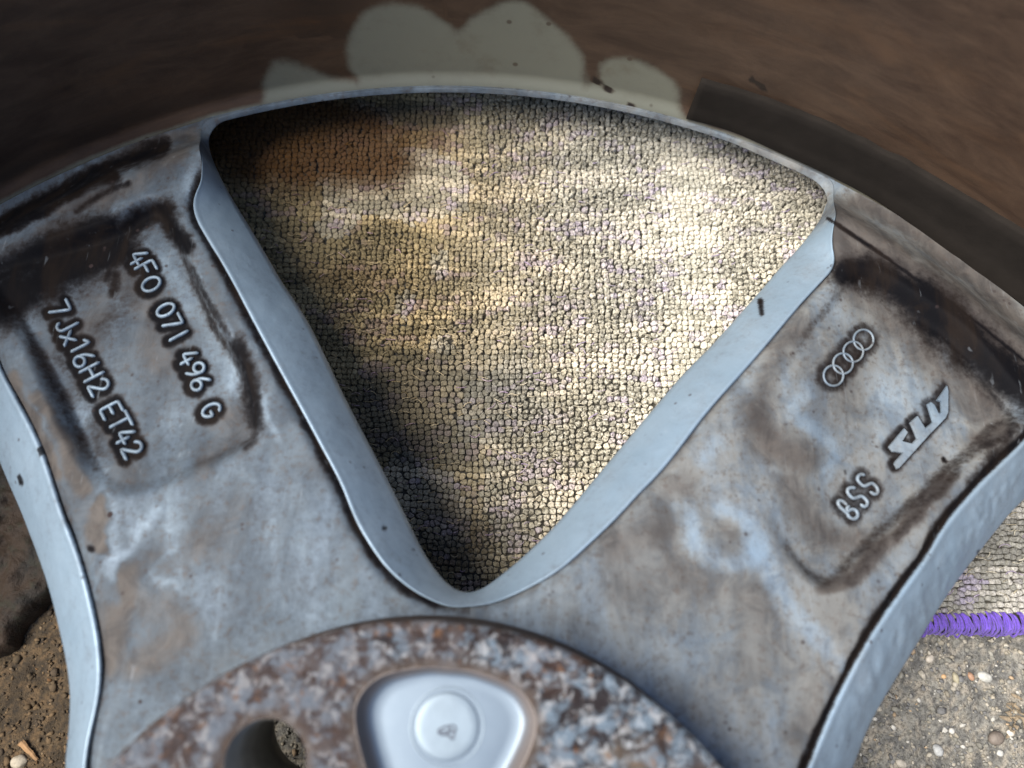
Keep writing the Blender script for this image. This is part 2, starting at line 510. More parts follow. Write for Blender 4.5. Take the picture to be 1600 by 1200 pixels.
for pts in ([(750, 240), (700, 232), (655, 270), (648, 330), (690, 385), (750, 430), (820, 412), (885, 385), (940, 415), (985, 480), (985, 545), (930, 570), (880, 540)],
            [(590, 462), (530, 460), (480, 490), (478, 545), (520, 600), (575, 640), (650, 622), (715, 605), (770, 645), (812, 700), (800, 760), (755, 780), (718, 755)]):
    LET.append(('R', [catmull(fromcrop(pts, 1280, 720, SC), 4)], .37))
LET.append(('R', [catmull(fromcrop([(455, 745), (410, 700), (360, 680), (320, 695), (318, 740), (360, 800), (420, 850), (470, 900), (500, 955), (560, 990), (625, 975), (650, 915), (625, 855), (575, 825), (510, 840), (470, 870), (470, 800), (495, 780)], 1280, 720, SC), 4)], .37))
for cx, cy in ((333, 117), (273, 187), (213, 256), (157, 327)):
    t = np.linspace(0, 2 * math.pi, 30)
    LET.append(('R', [np.stack([1260 + (cx + 58 * np.cos(t)) / 3.75, 500 + (cy + 60 * np.sin(t)) / 3.75], 1)], .25))
LOGO = fromcrop([(862, 108), (880, 180), (878, 440), (850, 510), (640, 725), (560, 815), (270, 1135), (238, 1145), (205, 1080), (225, 1045),
                 (310, 950), (180, 930), (135, 870), (330, 640), (375, 690), (305, 800), (430, 830), (488, 765), (430, 620),
                 (405, 570), (495, 485), (590, 640), (690, 560), (620, 340), (660, 310), (705, 345), (760, 460), (795, 430), (790, 310),
                 (735, 290)], 1370, 590, 8)

# ------------------------------------------------------------------ dirt of the metal, with some shade painted in (0..1 per vertex)
GR = [  # grime strokes: points, half width px, strength
    ([(-40, 375), (0, 349), (60, 318), (120, 286), (170, 263), (215, 245), (250, 232)], 9, .95),
    ([(-20, 362), (60, 330), (130, 295), (180, 272)], 7, .9),
    ([(120, 330), (165, 300), (200, 287)], 4, .7),
    ([(-20, 440), (40, 408), (90, 382), (130, 368), (165, 350)], 16, 1), ([(-20, 490), (30, 462), (80, 430), (150, 400), (190, 385)], 22, 1),
    ([(-20, 455), (60, 440), (110, 400)], 30, 1), ([(130, 395), (180, 372), (225, 340), (262, 328)], 12, 1), ([(250, 326), (268, 352), (285, 385)], 10, 1),
    ([(165, 435), (185, 428), (175, 455)], 7, .75),
    ([(300, 420), (335, 488), (371, 546), (396, 605), (405, 650), (399, 684), (383, 700)], 4, .6),
    ([(365, 540), (392, 605), (400, 660)], 10, .85), ([(230, 430), (200, 470), (160, 520)], 14, .35), ([(100, 560), (140, 640), (160, 700)], 10, .4), ([(398, 640), (404, 665), (397, 685)], 5, .6),
    ([(1293, 341), (1374, 395), (1414, 424), (1492, 478), (1540, 515), (1620, 580)], 2.2, .9),
    ([(1325, 424), (1350, 420), (1385, 435), (1440, 475), (1500, 515), (1545, 555), (1590, 610)], 17, 1),
    ([(1345, 425), (1365, 425)], 12, .8), ([(1440, 470), (1500, 530), (1560, 575), (1610, 620)], 24, 1),
    ([(1550, 620), (1580, 660), (1560, 690), (1540, 700)], 8, .6), ([(1600, 690), (1570, 716), (1544, 742), (1510, 780)], 9, .8),
    ([(1500, 735), (1450, 785), (1402, 832)], 6, .45), ([(1385, 850), (1330, 905)], 7, .4),
    ([(1188, 470), (1190, 490)], 3.5, .9), ([(1530, 863), (1531, 866)], 4, .6),
    ([(30, 745), (33, 755)], 3.2, 1), ([(141, 857), (143, 858)], 3.4, 1), ([(61, 702), (63, 708)], 3, .9),
    ([(600, 825), (602, 826)], 3.2, .9), ([(1320, 735), (1322, 740)], 1.5, .5), ([(1474, 717), (1476, 720)], 2, .9),
]
FI = [  # brown film
    ([(1300, 350), (1300, 390), (1330, 410)], 16, .7), ([(1280, 372), (1296, 396)], 8, .5), ([(318, 250), (290, 250), (250, 280)], 14, .4),
    ([(1330, 315), (1400, 345), (1500, 415), (1610, 515)], 13, .75), ([(0, 348), (100, 292), (200, 240), (300, 200)], 7, .5),
    ([(180, 420), (230, 470), (260, 560)], 35, .45), ([(150, 480), (130, 560), (160, 640), (200, 740)], 30, .45),
    ([(20, 590), (50, 660), (90, 740)], 9, .75), ([(60, 620), (100, 700), (125, 760)], 10, .7),
    ([(160, 780), (150, 830), (165, 860)], 9, .85), ([(200, 900), (180, 960), (170, 1030)], 22, .7),
    ([(230, 940), (290, 980), (210, 1040)], 25, .5), ([(250, 880), (320, 850), (380, 780)], 30, .4), ([(330, 640), (380, 670), (320, 720)], 22, .45),
    ([(330, 420), (350, 500), (390, 560)], 10, .3),
    ([(300, 215), (280, 240), (200, 290), (100, 330)], 14, .55), ([(0, 400), (100, 345), (180, 300), (270, 265)], 16, .35),
    ([(1310, 345), (1370, 400), (1450, 450), (1530, 510), (1600, 570)], 25, .95), ([(1300, 380), (1400, 440), (1500, 500)], 22, .7),
    ([(1340, 450), (1420, 520), (1500, 600), (1560, 680)], 22, .45), ([(1250, 500), (1210, 560), (1190, 620)], 14, .45),
    ([(1180, 640), (1200, 690), (1250, 720)], 22, .55), ([(1230, 760), (1280, 820), (1330, 850)], 20, .45),
    ([(1480, 750), (1402, 832), (1340, 895), (1290, 920)], 9, .95), ([(1500, 590), (1560, 660), (1530, 690)], 16, .6),
    ([(1060, 760), (1040, 830), (960, 860)], 25, .5), ([(1130, 820), (1145, 830)], 9, .5), ([(1290, 560), (1320, 600)], 30, .3),
    ([(1000, 900), (1100, 900), (1180, 940), (1200, 1040)], 50, .35), ([(1300, 960), (1290, 1060), (1240, 1150)], 20, .35),
    ([(1400, 960), (1440, 900), (1470, 850)], 15, .4),
]
CLN = [  # wiped swirls with less film
    ([(312, 300), (300, 275), (308, 240)], 14, .6),
    ([(1060, 790), (1090, 850), (1130, 880), (1170, 870), (1180, 830), (1130, 800)], 14, .8), ([(1190, 850), (1230, 940), (1290, 1010), (1310, 1040)], 14, .7),
    ([(1100, 720), (1120, 690)], 12, .5), ([(1262, 610), (1240, 640), (1300, 700), (1290, 740)], 10, .6), ([(1370, 610), (1390, 680)], 22, .35),
    ([(110, 560), (160, 700), (200, 800), (220, 830)], 15, .3), ([(150, 740), (175, 800), (180, 860), (175, 930)], 10, .45),
    ([(250, 800), (190, 870), (180, 900)], 7, .4), ([(280, 860), (240, 900), (280, 920)], 5, .3), ([(230, 400), (330, 520), (360, 600)], 15, .4),
    ([(420, 800), (500, 900), (560, 960)], 60, .15), ([(300, 430), (340, 500), (400, 600), (430, 680)], 6, .5),
]
def paintmaps(V, kind):
    """grime and film at the vertices of a spoke"""
    p = pix(V)
    g = np.zeros(len(V)); f = np.zeros(len(V))
    view = (p[:, 0] > -120) & (p[:, 0] < 1720) & (p[:, 1] > 100) & (p[:, 1] < 1300)
    q = p[view]
    if len(q):
        wob = np.stack([vnoise(V[view][:, :2], .22), vnoise(V[view][:, :2] + 50, .22)], 1) - .5
        wob2 = np.stack([vnoise(V[view][:, :2], .8), vnoise(V[view][:, :2] + 50, .8)], 1) - .5
        q = q + wob * 14 + wob2 * 5
        gg = np.zeros(len(q)); ff = np.where(p[view][:, 0] < 735, .74, .56)  # left spoke's shade painted in as a stronger film
        for pts, wd, s in GR:
            pl = catmull(pts, 5) if len(pts) > 2 else np.array(pts, float)
            qq = q if wd > 5 else p[view]
            bb = (qq[:, 0] > pl[:, 0].min() - 3.3 * wd - 4) & (qq[:, 0] < pl[:, 0].max() + 3.3 * wd + 4) & (qq[:, 1] > pl[:, 1].min() - 3.3 * wd - 4) & (qq[:, 1] < pl[:, 1].max() + 3.3 * wd + 4)
            if bb.any():
                d, _, _ = nearest(qq[bb], pl)
                gg[bb] = np.maximum(gg[bb], s * 1.15 * sstep(wd * 3.2, 0, d) ** 1.1)
        for lst, sg in ((FI, 1), (CLN, -1)):
            for pts, wd, s in lst:
                pl = catmull(pts, 5) if len(pts) > 2 else np.array(pts, float)
                d, _, _ = nearest(q, pl)
                if sg > 0:
                    ff = np.maximum(ff, .56 + s * .95 * sstep(wd * 2.6, 0, d))
                else:
                    ff -= s * .62 * sstep(wd * 2.0, wd * .2, d)
        # darker band along the foot of the pocket walls
        for PK, k in ((pkL, .62), (pkR, .5)):
            d = sdist(V[view][:, :2] + wob * .8, PK)
            up_ = sstep(820, 640, p[view][:, 1]) if PK is pkL else sstep(1120, 1330, p[view][:, 0])
            gg = np.maximum(gg, k * up_ * np.exp(-((d - 2.0) / 1.1) ** 2))
        # soot caught round the raised letters
        pv = p[view]
        for sp, pls, rad in LET:
            for pl in pls:
                bb = (np.abs(pv[:, 0] - pl[:, 0].mean()) < 45) & (np.abs(pv[:, 1] - pl[:, 1].mean()) < 45)
                if bb.any():
                    off = np.array([-3., 1.]) if sp == 'L' else np.array([-1.5, 0.])
                    d, _, _ = nearest(pv[bb] - off, pl)
                    s = 1.0 if sp == 'L' else .6
                    gg[bb] = np.maximum(gg[bb], 1.2 * s * sstep(19, 3, d))
        bb = (np.abs(pv[:, 0] - 1430) < 90) & (np.abs(pv[:, 1] - 665) < 100)
        if bb.any():
            d = -sdist(pv[bb] - np.array([-3, -1.]), LOGO)
            gg[bb] = np.maximum(gg[bb], .85 * sstep(13, 1, d))
        g[view] = gg; f[view] = np.clip(ff, -.4, 1.4)
    f[~view] = .35
    return g, f

# ------------------------------------------------------------------ WHEEL
wheel = bpy.data.objects.new("alloy_wheel", None)
S.collection.objects.link(wheel)
tag(wheel, "dirty silver five spoke car wheel lying face down on a grey carpet, back side up", "wheel")

def up(V):
    V = np.array(V, float); V[:, 2] += ZOFF
    return V

def clip_polar(mid, r0, r1, dr, dth, loops):
    nr = int(round((r1 - r0) / dr)) + 1; nth = int(round(72 / dth)) + 1
    R, T = np.meshgrid(np.linspace(r0, r1, nr), np.radians(np.linspace(mid - 36, mid + 36, nth)))
    P = np.stack([R * np.sin(T), R * np.cos(T)], -1).reshape(-1, 2)
    F = gridfaces(nth, nr)
    ins = np.zeros(len(P), bool)
    for U in loops:
        ins |= inside(P, U)
    keep = (~ins)[F].any(1)
    F = F[keep]
    used = np.zeros(len(P), bool); used[F.ravel()] = True
    mv = used & ins
    best = np.full(mv.sum(), 1e9); tgt = P[mv].copy()
    for U in loops:
        d, n, _ = nearest(P[mv], U, True)
        b = d < best
        best[b] = d[b]; tgt[b] = n[b]
    P[mv] = tgt
    idx = -np.ones(len(P), int); idx[used] = np.arange(used.sum())
    return P[used], idx[F]

def crease(P, loops, vis):
    dmin = np.full(len(P), 1e9)
    for U in loops:
        d, _, _ = nearest(P, U, True)
        dmin = np.minimum(dmin, d)
    return dmin

FLK = {}
def flank_loop(key):
    """wall of a window opening, all round: vertices (n, k, 3) and the profile position of each row"""
    if key in FLK:
        return FLK[key]
    W, U = LOOPS[key]
    rU = np.hypot(U[:, 0], U[:, 1])
    u = U * (np.minimum(rU, 172.3) / rU)[:, None]
    _, wn, _ = nearest(u, W, True)
    for _ in range(6):
        wn = (np.roll(wn, 1, 0) + 2 * wn + np.roll(wn, -1, 0)) / 4
    _, wn, _ = nearest(wn, W, True)
    dirv = wn - u
    tg = np.roll(u, -1, 0) - np.roll(u, 1, 0)
    nrm = np.stack([-tg[:, 1], tg[:, 0]], 1); nrm /= np.hypot(*nrm.T)[:, None] + 1e-9
    if (nrm * (u.mean(0) - u)).sum() < 0:
        nrm = -nrm                               # pointing into the opening
    for _ in range(60):
        nrm = (np.roll(nrm, 1, 0) + 2 * nrm + np.roll(nrm, -1, 0)) / 4
    nrm /= np.hypot(*nrm.T)[:, None]
    zu = zbase(u); zl = zw(wn)
    h = np.maximum(zu - zl, .4)
    zl = zu - h
    k = np.clip(h / 8, .12, 1)
    rows = []
    for off, dz, tt in [(-1.0, -3.0, 0), (-.3, -1.7, 0), (0, -1.0, 0), (0, -.15, .03), (0, .05, .065), (0, 0.0, .11)]:
        rows.append(np.c_[u + nrm * off + dirv * tt, zu + dz * k - h * tt * .55])
    tts = np.linspace(.15, .94, 22)
    for tt in tts:
        rows.append(np.c_[u + dirv * tt, zu - h * (.6 * tt + .28 * tt ** 2.2)])
    rows.append(np.c_[u + dirv * .975, zl + h * .06])
    rows.append(np.c_[wn, zl])
    rows.append(np.c_[wn - nrm * .75, zl - .7])
    rows.append(np.c_[wn - nrm * 3.6, zl - 3.2])
    V = np.stack(rows, 1)
    sh = V.shape
    Q_ = V.reshape(-1, 3)
    mid_ = np.tile(np.r_[np.zeros(6), np.sin(np.linspace(0.1, 3.0, 22)), np.zeros(4)], sh[0])
    rough_ = 1.1 if key == 'B' else .35
    Q_[:, 2] += mid_ * rough_ * ((fbm(Q_[:, :2], .35, 4) - .5) + .8 * np.abs(fbm(Q_[:, :2] + 40, .22, 3) - .5))
    V = Q_.reshape(sh)
    tp = np.r_[[-.1, -.05, 0, .03, .065, .11], tts, .975, 1, 1, 1]
    FLK[key] = (V, tp)
    return FLK[key]

def flank(key, mid):
    V, tp = flank_loop(key)
    U = LOOPS[key][1]
    b = np.degrees(np.arctan2(U[:, 0], U[:, 1]))
    rel = (b - mid + 180) % 360 - 180
    sel = np.where(np.abs(rel) <= 36.0)[0]
    rU = np.hypot(U[:, 0], U[:, 1])
    gaps = np.where(np.diff(sel) > 1)[0]
    if len(gaps):
        sel = np.r_[sel[gaps[0] + 1:], sel[:gaps[0] + 1]]
    n_all = len(U)
    sel = np.r_[sel, (sel[-1] + 1) % n_all]      # shared edge with the neighbour
    V = V[sel]
    n, k = V.shape[:2]
    F = gridfaces(n, k).reshape(n - 1, k - 1, 4)
    return V.reshape(-1, 3), F.reshape(-1, 4), np.tile(tp, n)

def build_spoke(mid, names, fine=True):
    loops = [LOOPS[k] for k in names]
    Us = [l[1] for l in loops]; Ws = [l[0] for l in loops]
    if fine:
        P, F = clip_polar(mid, 50, 172.4, .42, .16, Us)
    else:
        P, F = clip_polar(mid, 50, 172.4, 1.4, .6, Us)
    z = ztop(P) if fine else zbase(P)
    dU = crease(P, Us, fine)
    r = np.hypot(P[:, 0], P[:, 1])
    gro = np.exp(-(dU / 1.1) ** 2) * sstep(158, 148, r)
    z = z - 1.1 * gro
    if fine:
        z = z + (fbm(P, .09, 3) - .5) * .5 + (fbm(P, .7, 2) - .5) * .05
    V = np.c_[P, z]
    Vs, Fs, gs, fs = [V], [F], [], []
    if fine:
        g, f = paintmaps(V, 't')
        px = pix(V)
        n = vnoise(P, .35)
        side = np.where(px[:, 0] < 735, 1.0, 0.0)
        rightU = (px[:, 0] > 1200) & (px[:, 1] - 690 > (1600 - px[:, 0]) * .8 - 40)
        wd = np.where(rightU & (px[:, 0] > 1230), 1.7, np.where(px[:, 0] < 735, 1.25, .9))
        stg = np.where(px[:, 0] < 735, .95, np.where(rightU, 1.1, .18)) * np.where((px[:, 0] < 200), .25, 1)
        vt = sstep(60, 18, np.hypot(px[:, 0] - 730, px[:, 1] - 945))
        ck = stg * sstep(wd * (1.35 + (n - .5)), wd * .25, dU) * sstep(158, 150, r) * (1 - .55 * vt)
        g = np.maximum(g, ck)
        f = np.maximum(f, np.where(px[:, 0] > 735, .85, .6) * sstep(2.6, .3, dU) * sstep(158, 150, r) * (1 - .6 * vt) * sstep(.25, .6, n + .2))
        f = np.where(px[:, 1] > 1010, np.maximum(f, .1), f)
    else:
        g, f = np.zeros(len(V)), np.full(len(V), .4)
    gs.append(g); fs.append(f)
    off = len(V)
    for key in names:
        v, ff, tp = flank(key, mid)
        Vs.append(v); Fs.append(ff + off); off += len(v)
        p = pix(v)
        base = -.2 + .9 * sstep(153, 162, np.hypot(v[:, 0], v[:, 1]))
        beige = np.where(p[:, 0] < 170, .12, 0)
        gb = np.where(tp < .01, np.where((p[:, 0] > 735) & (p[:, 0] < 1250), .35, .9), 0) * sstep(158, 150, np.hypot(v[:, 0], v[:, 1]))
        for pts, wd, s in GR:
            if wd < 4.5:
                pl = np.array(pts, float)
                d, _, _ = nearest(p, pl)
                gb = np.maximum(gb, s * sstep(wd * 2.0, wd * .5, d))
        gs.append(gb); fs.append(base + beige)
        # the underside, giving the spoke its thickness
    W2 = []
    for W in Us:
        rW = np.hypot(W[:, 0], W[:, 1])
        W2.append(W * (np.where(rW > 168, 174, rW) / rW)[:, None])
    P2, F2 = clip_polar(mid, 50, 171.5, 1.5, .6, W2)
    Vs.append(np.c_[P2, zw(P2) - 3.2]); Fs.append(F2[:, ::-1] + off)
    gs.append(np.zeros(len(P2))); fs.append(np.full(len(P2), .3))
    return up(np.vstack(Vs)), np.vstack(Fs), {'grime_shade': np.concatenate(gs), 'film_shade': np.concatenate(fs)}

V, F, A = build_spoke(AX - 36, 'AC')
spokeL = add("spoke", V, F[:, ::-1], M_PAINT, wheel, attrs=A)
spokeL['label'] = "spoke on the left with the raised size and part numbers"
V, F, A = build_spoke(AX + 36, 'AB')
spokeR = add("spoke", V, F[:, ::-1], M_PAINT, wheel, attrs=A)
spokeR['label'] = "spoke on the right with the four ring emblem"
for mid, nm in ((AX + 108, 'BD'), (AX + 180, 'DE'), (AX - 108, 'EC')):
    V, F, A = build_spoke(mid, nm, False)
    add("spoke", V, F[:, ::-1], M_PAINT, wheel, attrs=A)

# raised letters: half-round strokes standing on the pocket floor
def stroke_mesh(pls, rad, zf):
    Vs, Fs = [], []; off = 0
    for pl in pls:
        xy = on_surface(pl, zf)
        n = max(4, int(np.hypot(*np.diff(xy, axis=0).T).sum() / .35))
        # keep corners: insert points per segment
        out = [xy[0]]
        for a, b in zip(xy[:-1], xy[1:]):
            k = max(1, int(math.ceil(np.hypot(*(b - a)) / .5)))
            for j in range(1, k + 1):
                out.append(a + (b - a) * j / k)
        xy = np.array(out)
        for _ in range(1):
            xy[1:-1] = (xy[:-2] + 2 * xy[1:-1] + xy[2:]) / 4
        z = zf(xy)
        t = np.gradient(xy, axis=0); t /= np.hypot(*t.T)[:, None] + 1e-9
        nrm = np.stack([-t[:, 1], t[:, 0]], 1)
        ends = np.vstack([xy[0] - t[0] * rad * .9, xy, xy[-1] + t[-1] * rad * .9])
        nrm = np.vstack([nrm[:1], nrm, nrm[-1:]]); zz = np.r_[z[0], z, z[-1]]
        sc = np.ones(len(ends)); sc[0] = sc[-1] = .35
        prof = [(-1.15, -.4), (-1.0, .25), (-.72, 1.0), (-.3, 1.35), (.3, 1.35), (.72, 1.0), (1.0, .25), (1.15, -.4)]
        rows = []
        for a, b in prof:
            rows.append(np.c_[ends + nrm * (a * rad * sc)[:, None], zz + np.where(b > 0, b * sc, b) * rad])
        v = np.stack(rows, 1); n_, k_ = v.shape[:2]
        Vs.append(v.reshape(-1, 3)); Fs.append(gridfaces(n_, k_) + off); off += n_ * k_
    return up(np.vstack(Vs)), np.vstack(Fs)
for sp, pls, rad in LET:
    V, F = stroke_mesh(pls, rad, ztop)
    add("emblem_ring" if rad < .3 else "raised_letter", V, F[:, ::-1], M_PAINT, spokeL if sp == 'L' else spokeR,
        attrs={'film_shade': np.full(len(V), .25), 'grime_shade': np.tile([.9, .6, .1, 0, 0, .1, .6, .9], len(V) // 8)})
# the slanted maker's mark
lg = on_surface(LOGO, ztop)
c = lg.mean(0); z0 = ztop(lg)
n = len(lg)
rng_ = []
def inset(P, d):
    e = np.roll(P, -1, 0) - P; e /= np.hypot(*e.T)[:, None] + 1e-9
    nn = np.stack([-e[:, 1], e[:, 0]], 1)
    m_ = nn + np.roll(nn, 1, 0); m_ /= np.maximum(np.hypot(*m_.T)[:, None], .6)
    area = 0.5 * np.sum(P[:, 0] * np.roll(P[:, 1], -1) - np.roll(P[:, 0], -1) * P[:, 1])
    return P + m_ * (d if area > 0 else -d)
rings = [np.c_[inset(lg, -.12), z0 - .6], np.c_[lg, z0 + .35], np.c_[inset(lg, .12), z0 + .62]]
V = np.vstack(rings)
F = [(k * n + i, k * n + (i + 1) % n, (k + 1) * n + (i + 1) % n, (k + 1) * n + i) for k in (0, 1) for i in range(n)]
F.append(tuple(2 * n + i for i in range(n)))
add("maker_mark", up(V), F, M_PAINT, spokeR, smooth=False, attrs={"film_shade": np.full(len(V), .2), "grime_shade": np.r_[np.ones(n), np.zeros(2 * n)] * .8})

# barrel (one lathe)
def rin(z):
    return 172.7 + 1.6 * sstep(0, 4, z) + .07 * np.maximum(z, 0) + 9 * sstep(70, 118, z)
prof = [(199, -16), (203, -14), (203, -9), (197, -7), (192, -2), (186, 3), (183, 20), (183, 55), (190, 90), (192, 112), (198, 116), (203, 119), (203, 124), (200, 126), (195, 124)]
zi = np.r_[np.linspace(119, 92, 16), np.linspace(90, 6, 72), np.linspace(5, 0, 12)]
prof += [(float(rin(np.array(z))), float(z)) for z in zi]
prof += [(172.5, -.5), (173.6, -1.3), (178, -5), (185.5, -11), (190, -15), (199, -16)]
prof = np.array(prof)
NTH = 1080
T = np.linspace(0, 2 * math.pi, NTH, endpoint=False)
V = np.stack([np.outer(np.sin(T), prof[:, 0]), np.outer(np.cos(T), prof[:, 0]), np.tile(prof[:, 1], (NTH, 1))], -1).reshape(-1, 3)
F = gridfaces(NTH, len(prof), 0, True)
p = pix(V)
inner = (np.tile(np.arange(len(prof)), NTH) >= 15)
CP = [
    [(541, 80), (550, 40), (578, 14), (612, 6), (650, 12), (690, 30), (716, 44), (745, 18), (785, 3), (825, 8), (862, 32), (890, 62), (906, 95), (906, 125), (908, 185), (540, 185), (558, 128), (545, 105)],
    [(408, 190), (410, 150), (406, 125), (422, 104), (450, 98), (480, 108), (512, 126), (560, 135), (560, 185)],
    [(900, 200), (915, 130), (935, 118), (938, 100), (960, 88), (1000, 94), (1040, 116), (1062, 145), (1068, 180), (1078, 215)],
]
clean = np.zeros(len(V)); rust = np.zeros(len(V)); gri = np.zeros(len(V))
sel = inner & (p[:, 0] > 300) & (p[:, 0] < 1200) & (p[:, 1] < 260) & (p[:, 1] > -80) & (V[:, 1] > 0)
q = p[sel] + (np.stack([vnoise(V[sel], .15), vnoise(V[sel] + 30, .15)], 1) - .5) * 16
cc = np.zeros(sel.sum())
for P_ in CP:
    cc = np.maximum(cc, sstep(-16, 14, sdist(q, catmull(P_, 4, True))))
clean[sel] = cc
zz = V[:, 2]
clean = np.maximum(clean, inner * sstep(2.0, .8, zz) * (zz > -3) * .7)      # bright worn lip at the root
sel2 = inner & (p[:, 0] > 1250) & (p[:, 0] < 1800) & (V[:, 1] > 0)
rw = inner & (V[:, 1] > 0)
rust[rw] = .42 * np.exp(-((p[rw, 0] - 520) / 230) ** 2) * sstep(170, 20, p[rw, 1]) + .3 * np.exp(-((p[rw, 0] - 960) / 90) ** 2)
rust[sel2] = sstep(12, 7, zz[sel2]) * .75 * sstep(1280, 1400, p[sel2, 0])
gri = inner * (sstep(3, 5, zz) * sstep(11, 6, zz) * .45 * (p[:, 0] < 600) + .55 * np.exp(-((p[:, 0] - 500) / 130) ** 2) * (p[:, 1] < 60) * (V[:, 1] > 0))
for P_ in ([(1175, 124), (1195, 139)], [(930, 125), (937, 129)], [(945, 137), (955, 142)], [(984, 165), (990, 168)]):
    bb = sel.nonzero()[0]
    d, _, _ = nearest(p[bb], np.array(P_, float))
    gri[bb] = np.maximum(gri[bb], .9 * sstep(7, 3, d)); clean[bb] *= 1 - sstep(7, 3, d)
pol = np.c_[np.repeat(T, len(prof)), np.tile(prof[:, 1] * .01, NTH), np.zeros(len(V))]
barrel = add("barrel", up(V), F, M_BARREL, wheel, attrs={'clean': clean, 'rust': rust, 'grime_shade': gri, 'polar': pol})

# adhesive strip on the barrel wall
def on_barrel(P):
    d = rays(P); out = []
    for v in d:
        lo, hi = 0.0, 2000.0
        ts = np.linspace(1, 600, 3000)
        X = CAM + v * ts[:, None]
        k = np.argmax(np.hypot(X[:, 0], X[:, 1]) > rin(X[:, 2]))
        out.append(X[k])
    return np.array(out)
hi_ = on_barrel([(1097, 120), (1195, 148.5), (1269, 179), (1347, 213), (1431, 256.5), (1516, 307), (1599, 357), (1700, 425), (1800, 500)])
lo_ = on_barrel([(1073.5, 180.5), (1144, 199), (1212, 229.5), (1279, 260), (1364, 304), (1448, 361), (1499, 400), (1600, 470), (1700, 560)])
H, L_ = resample(catmull(hi_, 6), 70), resample(catmull(lo_, 6), 70)
rows = []
edge = vnoise(H[:, :2], .3)[:, None] - .5
for k, (a, thk) in enumerate([(0, -.4), (0.0, .9), (.03, 1.3), (.2, 1.4), (.4, 1.35), (.6, 1.45), (.8, 1.35), (.97, 1.3), (1.0, .9), (1.0, -.4)]):
    X = H * (1 - a) + L_ * a
    if k in (0, 1, 2):
        X = X + np.c_[np.zeros((70, 2)), edge * .7]
    r = rin(X[:, 2]) - thk
    th_ = np.arctan2(X[:, 0], X[:, 1])
    rows.append(np.c_[r * np.sin(th_), r * np.cos(th_), X[:, 2]])
V = np.stack(rows, 1)
nF = gridfaces(70, 10)
F = [tuple(f) for f in nF] + [tuple(range(10)), tuple(69 * 10 + i for i in range(9, -1, -1))]
tape = add("adhesive_strip", up(V.reshape(-1, 3)), F, M_TAPE, wheel)
tape['label'] = "black foam strip stuck along the barrel wall"

# hub mounting flange: disc with bolt holes and cast pockets
HZ, HR = 42.4, 55.4
def pocket_loop(n=64):
    pts = [(-12.2, 40.5), (-12.3, 44.2), (-9.6, 47.3), (-4, 49.0), (0, 49.2), (4, 49.0), (9.6, 47.3), (12.3, 44.2), (12.2, 40.5), (9.6, 34.4), (6.2, 28), (0, 25.6), (-6.2, 28), (-9.6, 34.4)]
    P = resample(catmull(pts, 8, True), n, True)
    return P
PK0 = pocket_loop(96)
pk_c = np.array([0.0, 40.0])
holes = [rotcw(np.array([[0, 44.6]]), -27.2 + 72 * k)[0] + [0, -2.6] for k in range(5)]
pks = [rotcw(PK0, AX + 72 * k + (-.6)) for k in range(5)]
hr = 5.5
tt = np.linspace(0, 2 * math.pi, 64, endpoint=False)
holeL = [h + hr * np.stack([np.sin(tt), np.cos(tt)], 1) for h in holes]
bore = 20.5
dr, dth = .45, .8
R, T_ = np.meshgrid(np.linspace(bore, HR - .9, 80), np.radians(np.arange(0, 360, dth)))
P = np.stack([R * np.sin(T_), R * np.cos(T_)], -1).reshape(-1, 2)
F = gridfaces(R.shape[0], 80, 0, True)
ins = np.zeros(len(P), bool)
for U in holeL + pks:
    ins |= inside(P, U)
F = F[(~ins)[F].any(1)]
used = np.zeros(len(P), bool); used[F.ravel()] = True
mv = used & ins
best = np.full(mv.sum(), 1e9); tgt = P[mv].copy()
for U in holeL + pks:
    d, n_, _ = nearest(P[mv], U, True)
    b = d < best; best[b] = d[b]; tgt[b] = n_[b]
P[mv] = tgt
idx = -np.ones(len(P), int); idx[used] = np.arange(used.sum())
P, F = P[used], idx[F]
rr = np.hypot(P[:, 0], P[:, 1])
dh = np.full(len(P), 1e9)
for U in holeL + pks:
    dh = np.minimum(dh, nearest(P, U, True)[0])
z = HZ + (fbm(P, .5, 3) - .5) * .35 - .35 * sstep(1.2, 0, dh)
gmap = .75 * sstep(2.0, .2, dh)  # darker round holes and pockets
Vs = [np.c_[P, z]]; Fs = [F]; gs = [gmap]; off = len(P)
# outer edge of the flange
ths = np.radians(np.arange(0, 360, dth))
rows = [np.c_[r_ * np.sin(ths), r_ * np.cos(ths), np.full(len(ths), z_)] for r_, z_ in ((HR - .95, HZ - .05), (HR - .3, HZ - .3), (HR, HZ - .9), (HR + .1, HZ - 4), (HR + .3, HZ - 12))]
Vv = np.stack(rows, 1); n_, k_ = Vv.shape[:2]
Vs.append(Vv.reshape(-1, 3)); Fs.append(gridfaces(n_, k_, off, True)); gs.append(np.tile([0, .1, .4, .9, 1.], n_)); off += n_ * k_  # flange wall darkens downward
rows = [np.c_[r_ * np.sin(ths), r_ * np.cos(ths), np.full(len(ths), z_)] for r_, z_ in ((bore, HZ - 40), (bore, HZ - .5), (bore + .05, HZ))]
Vv = np.stack(rows, 1); n_, k_ = Vv.shape[:2]
Vs.append(Vv.reshape(-1, 3)); Fs.append(gridfaces(n_, k_, off, True)); gs.append(np.zeros(n_ * k_)); off += n_ * k_
flange = add("hub_flange", up(np.vstack(Vs)), np.vstack(Fs)[:, ::-1], M_HUB, wheel, attrs={'grime_shade': np.concatenate(gs), 'film_shade': sstep(18, -28, np.vstack(Vs)[:, 0]) * 1.0 + .22})  # darker left half: shade put into the hub colour
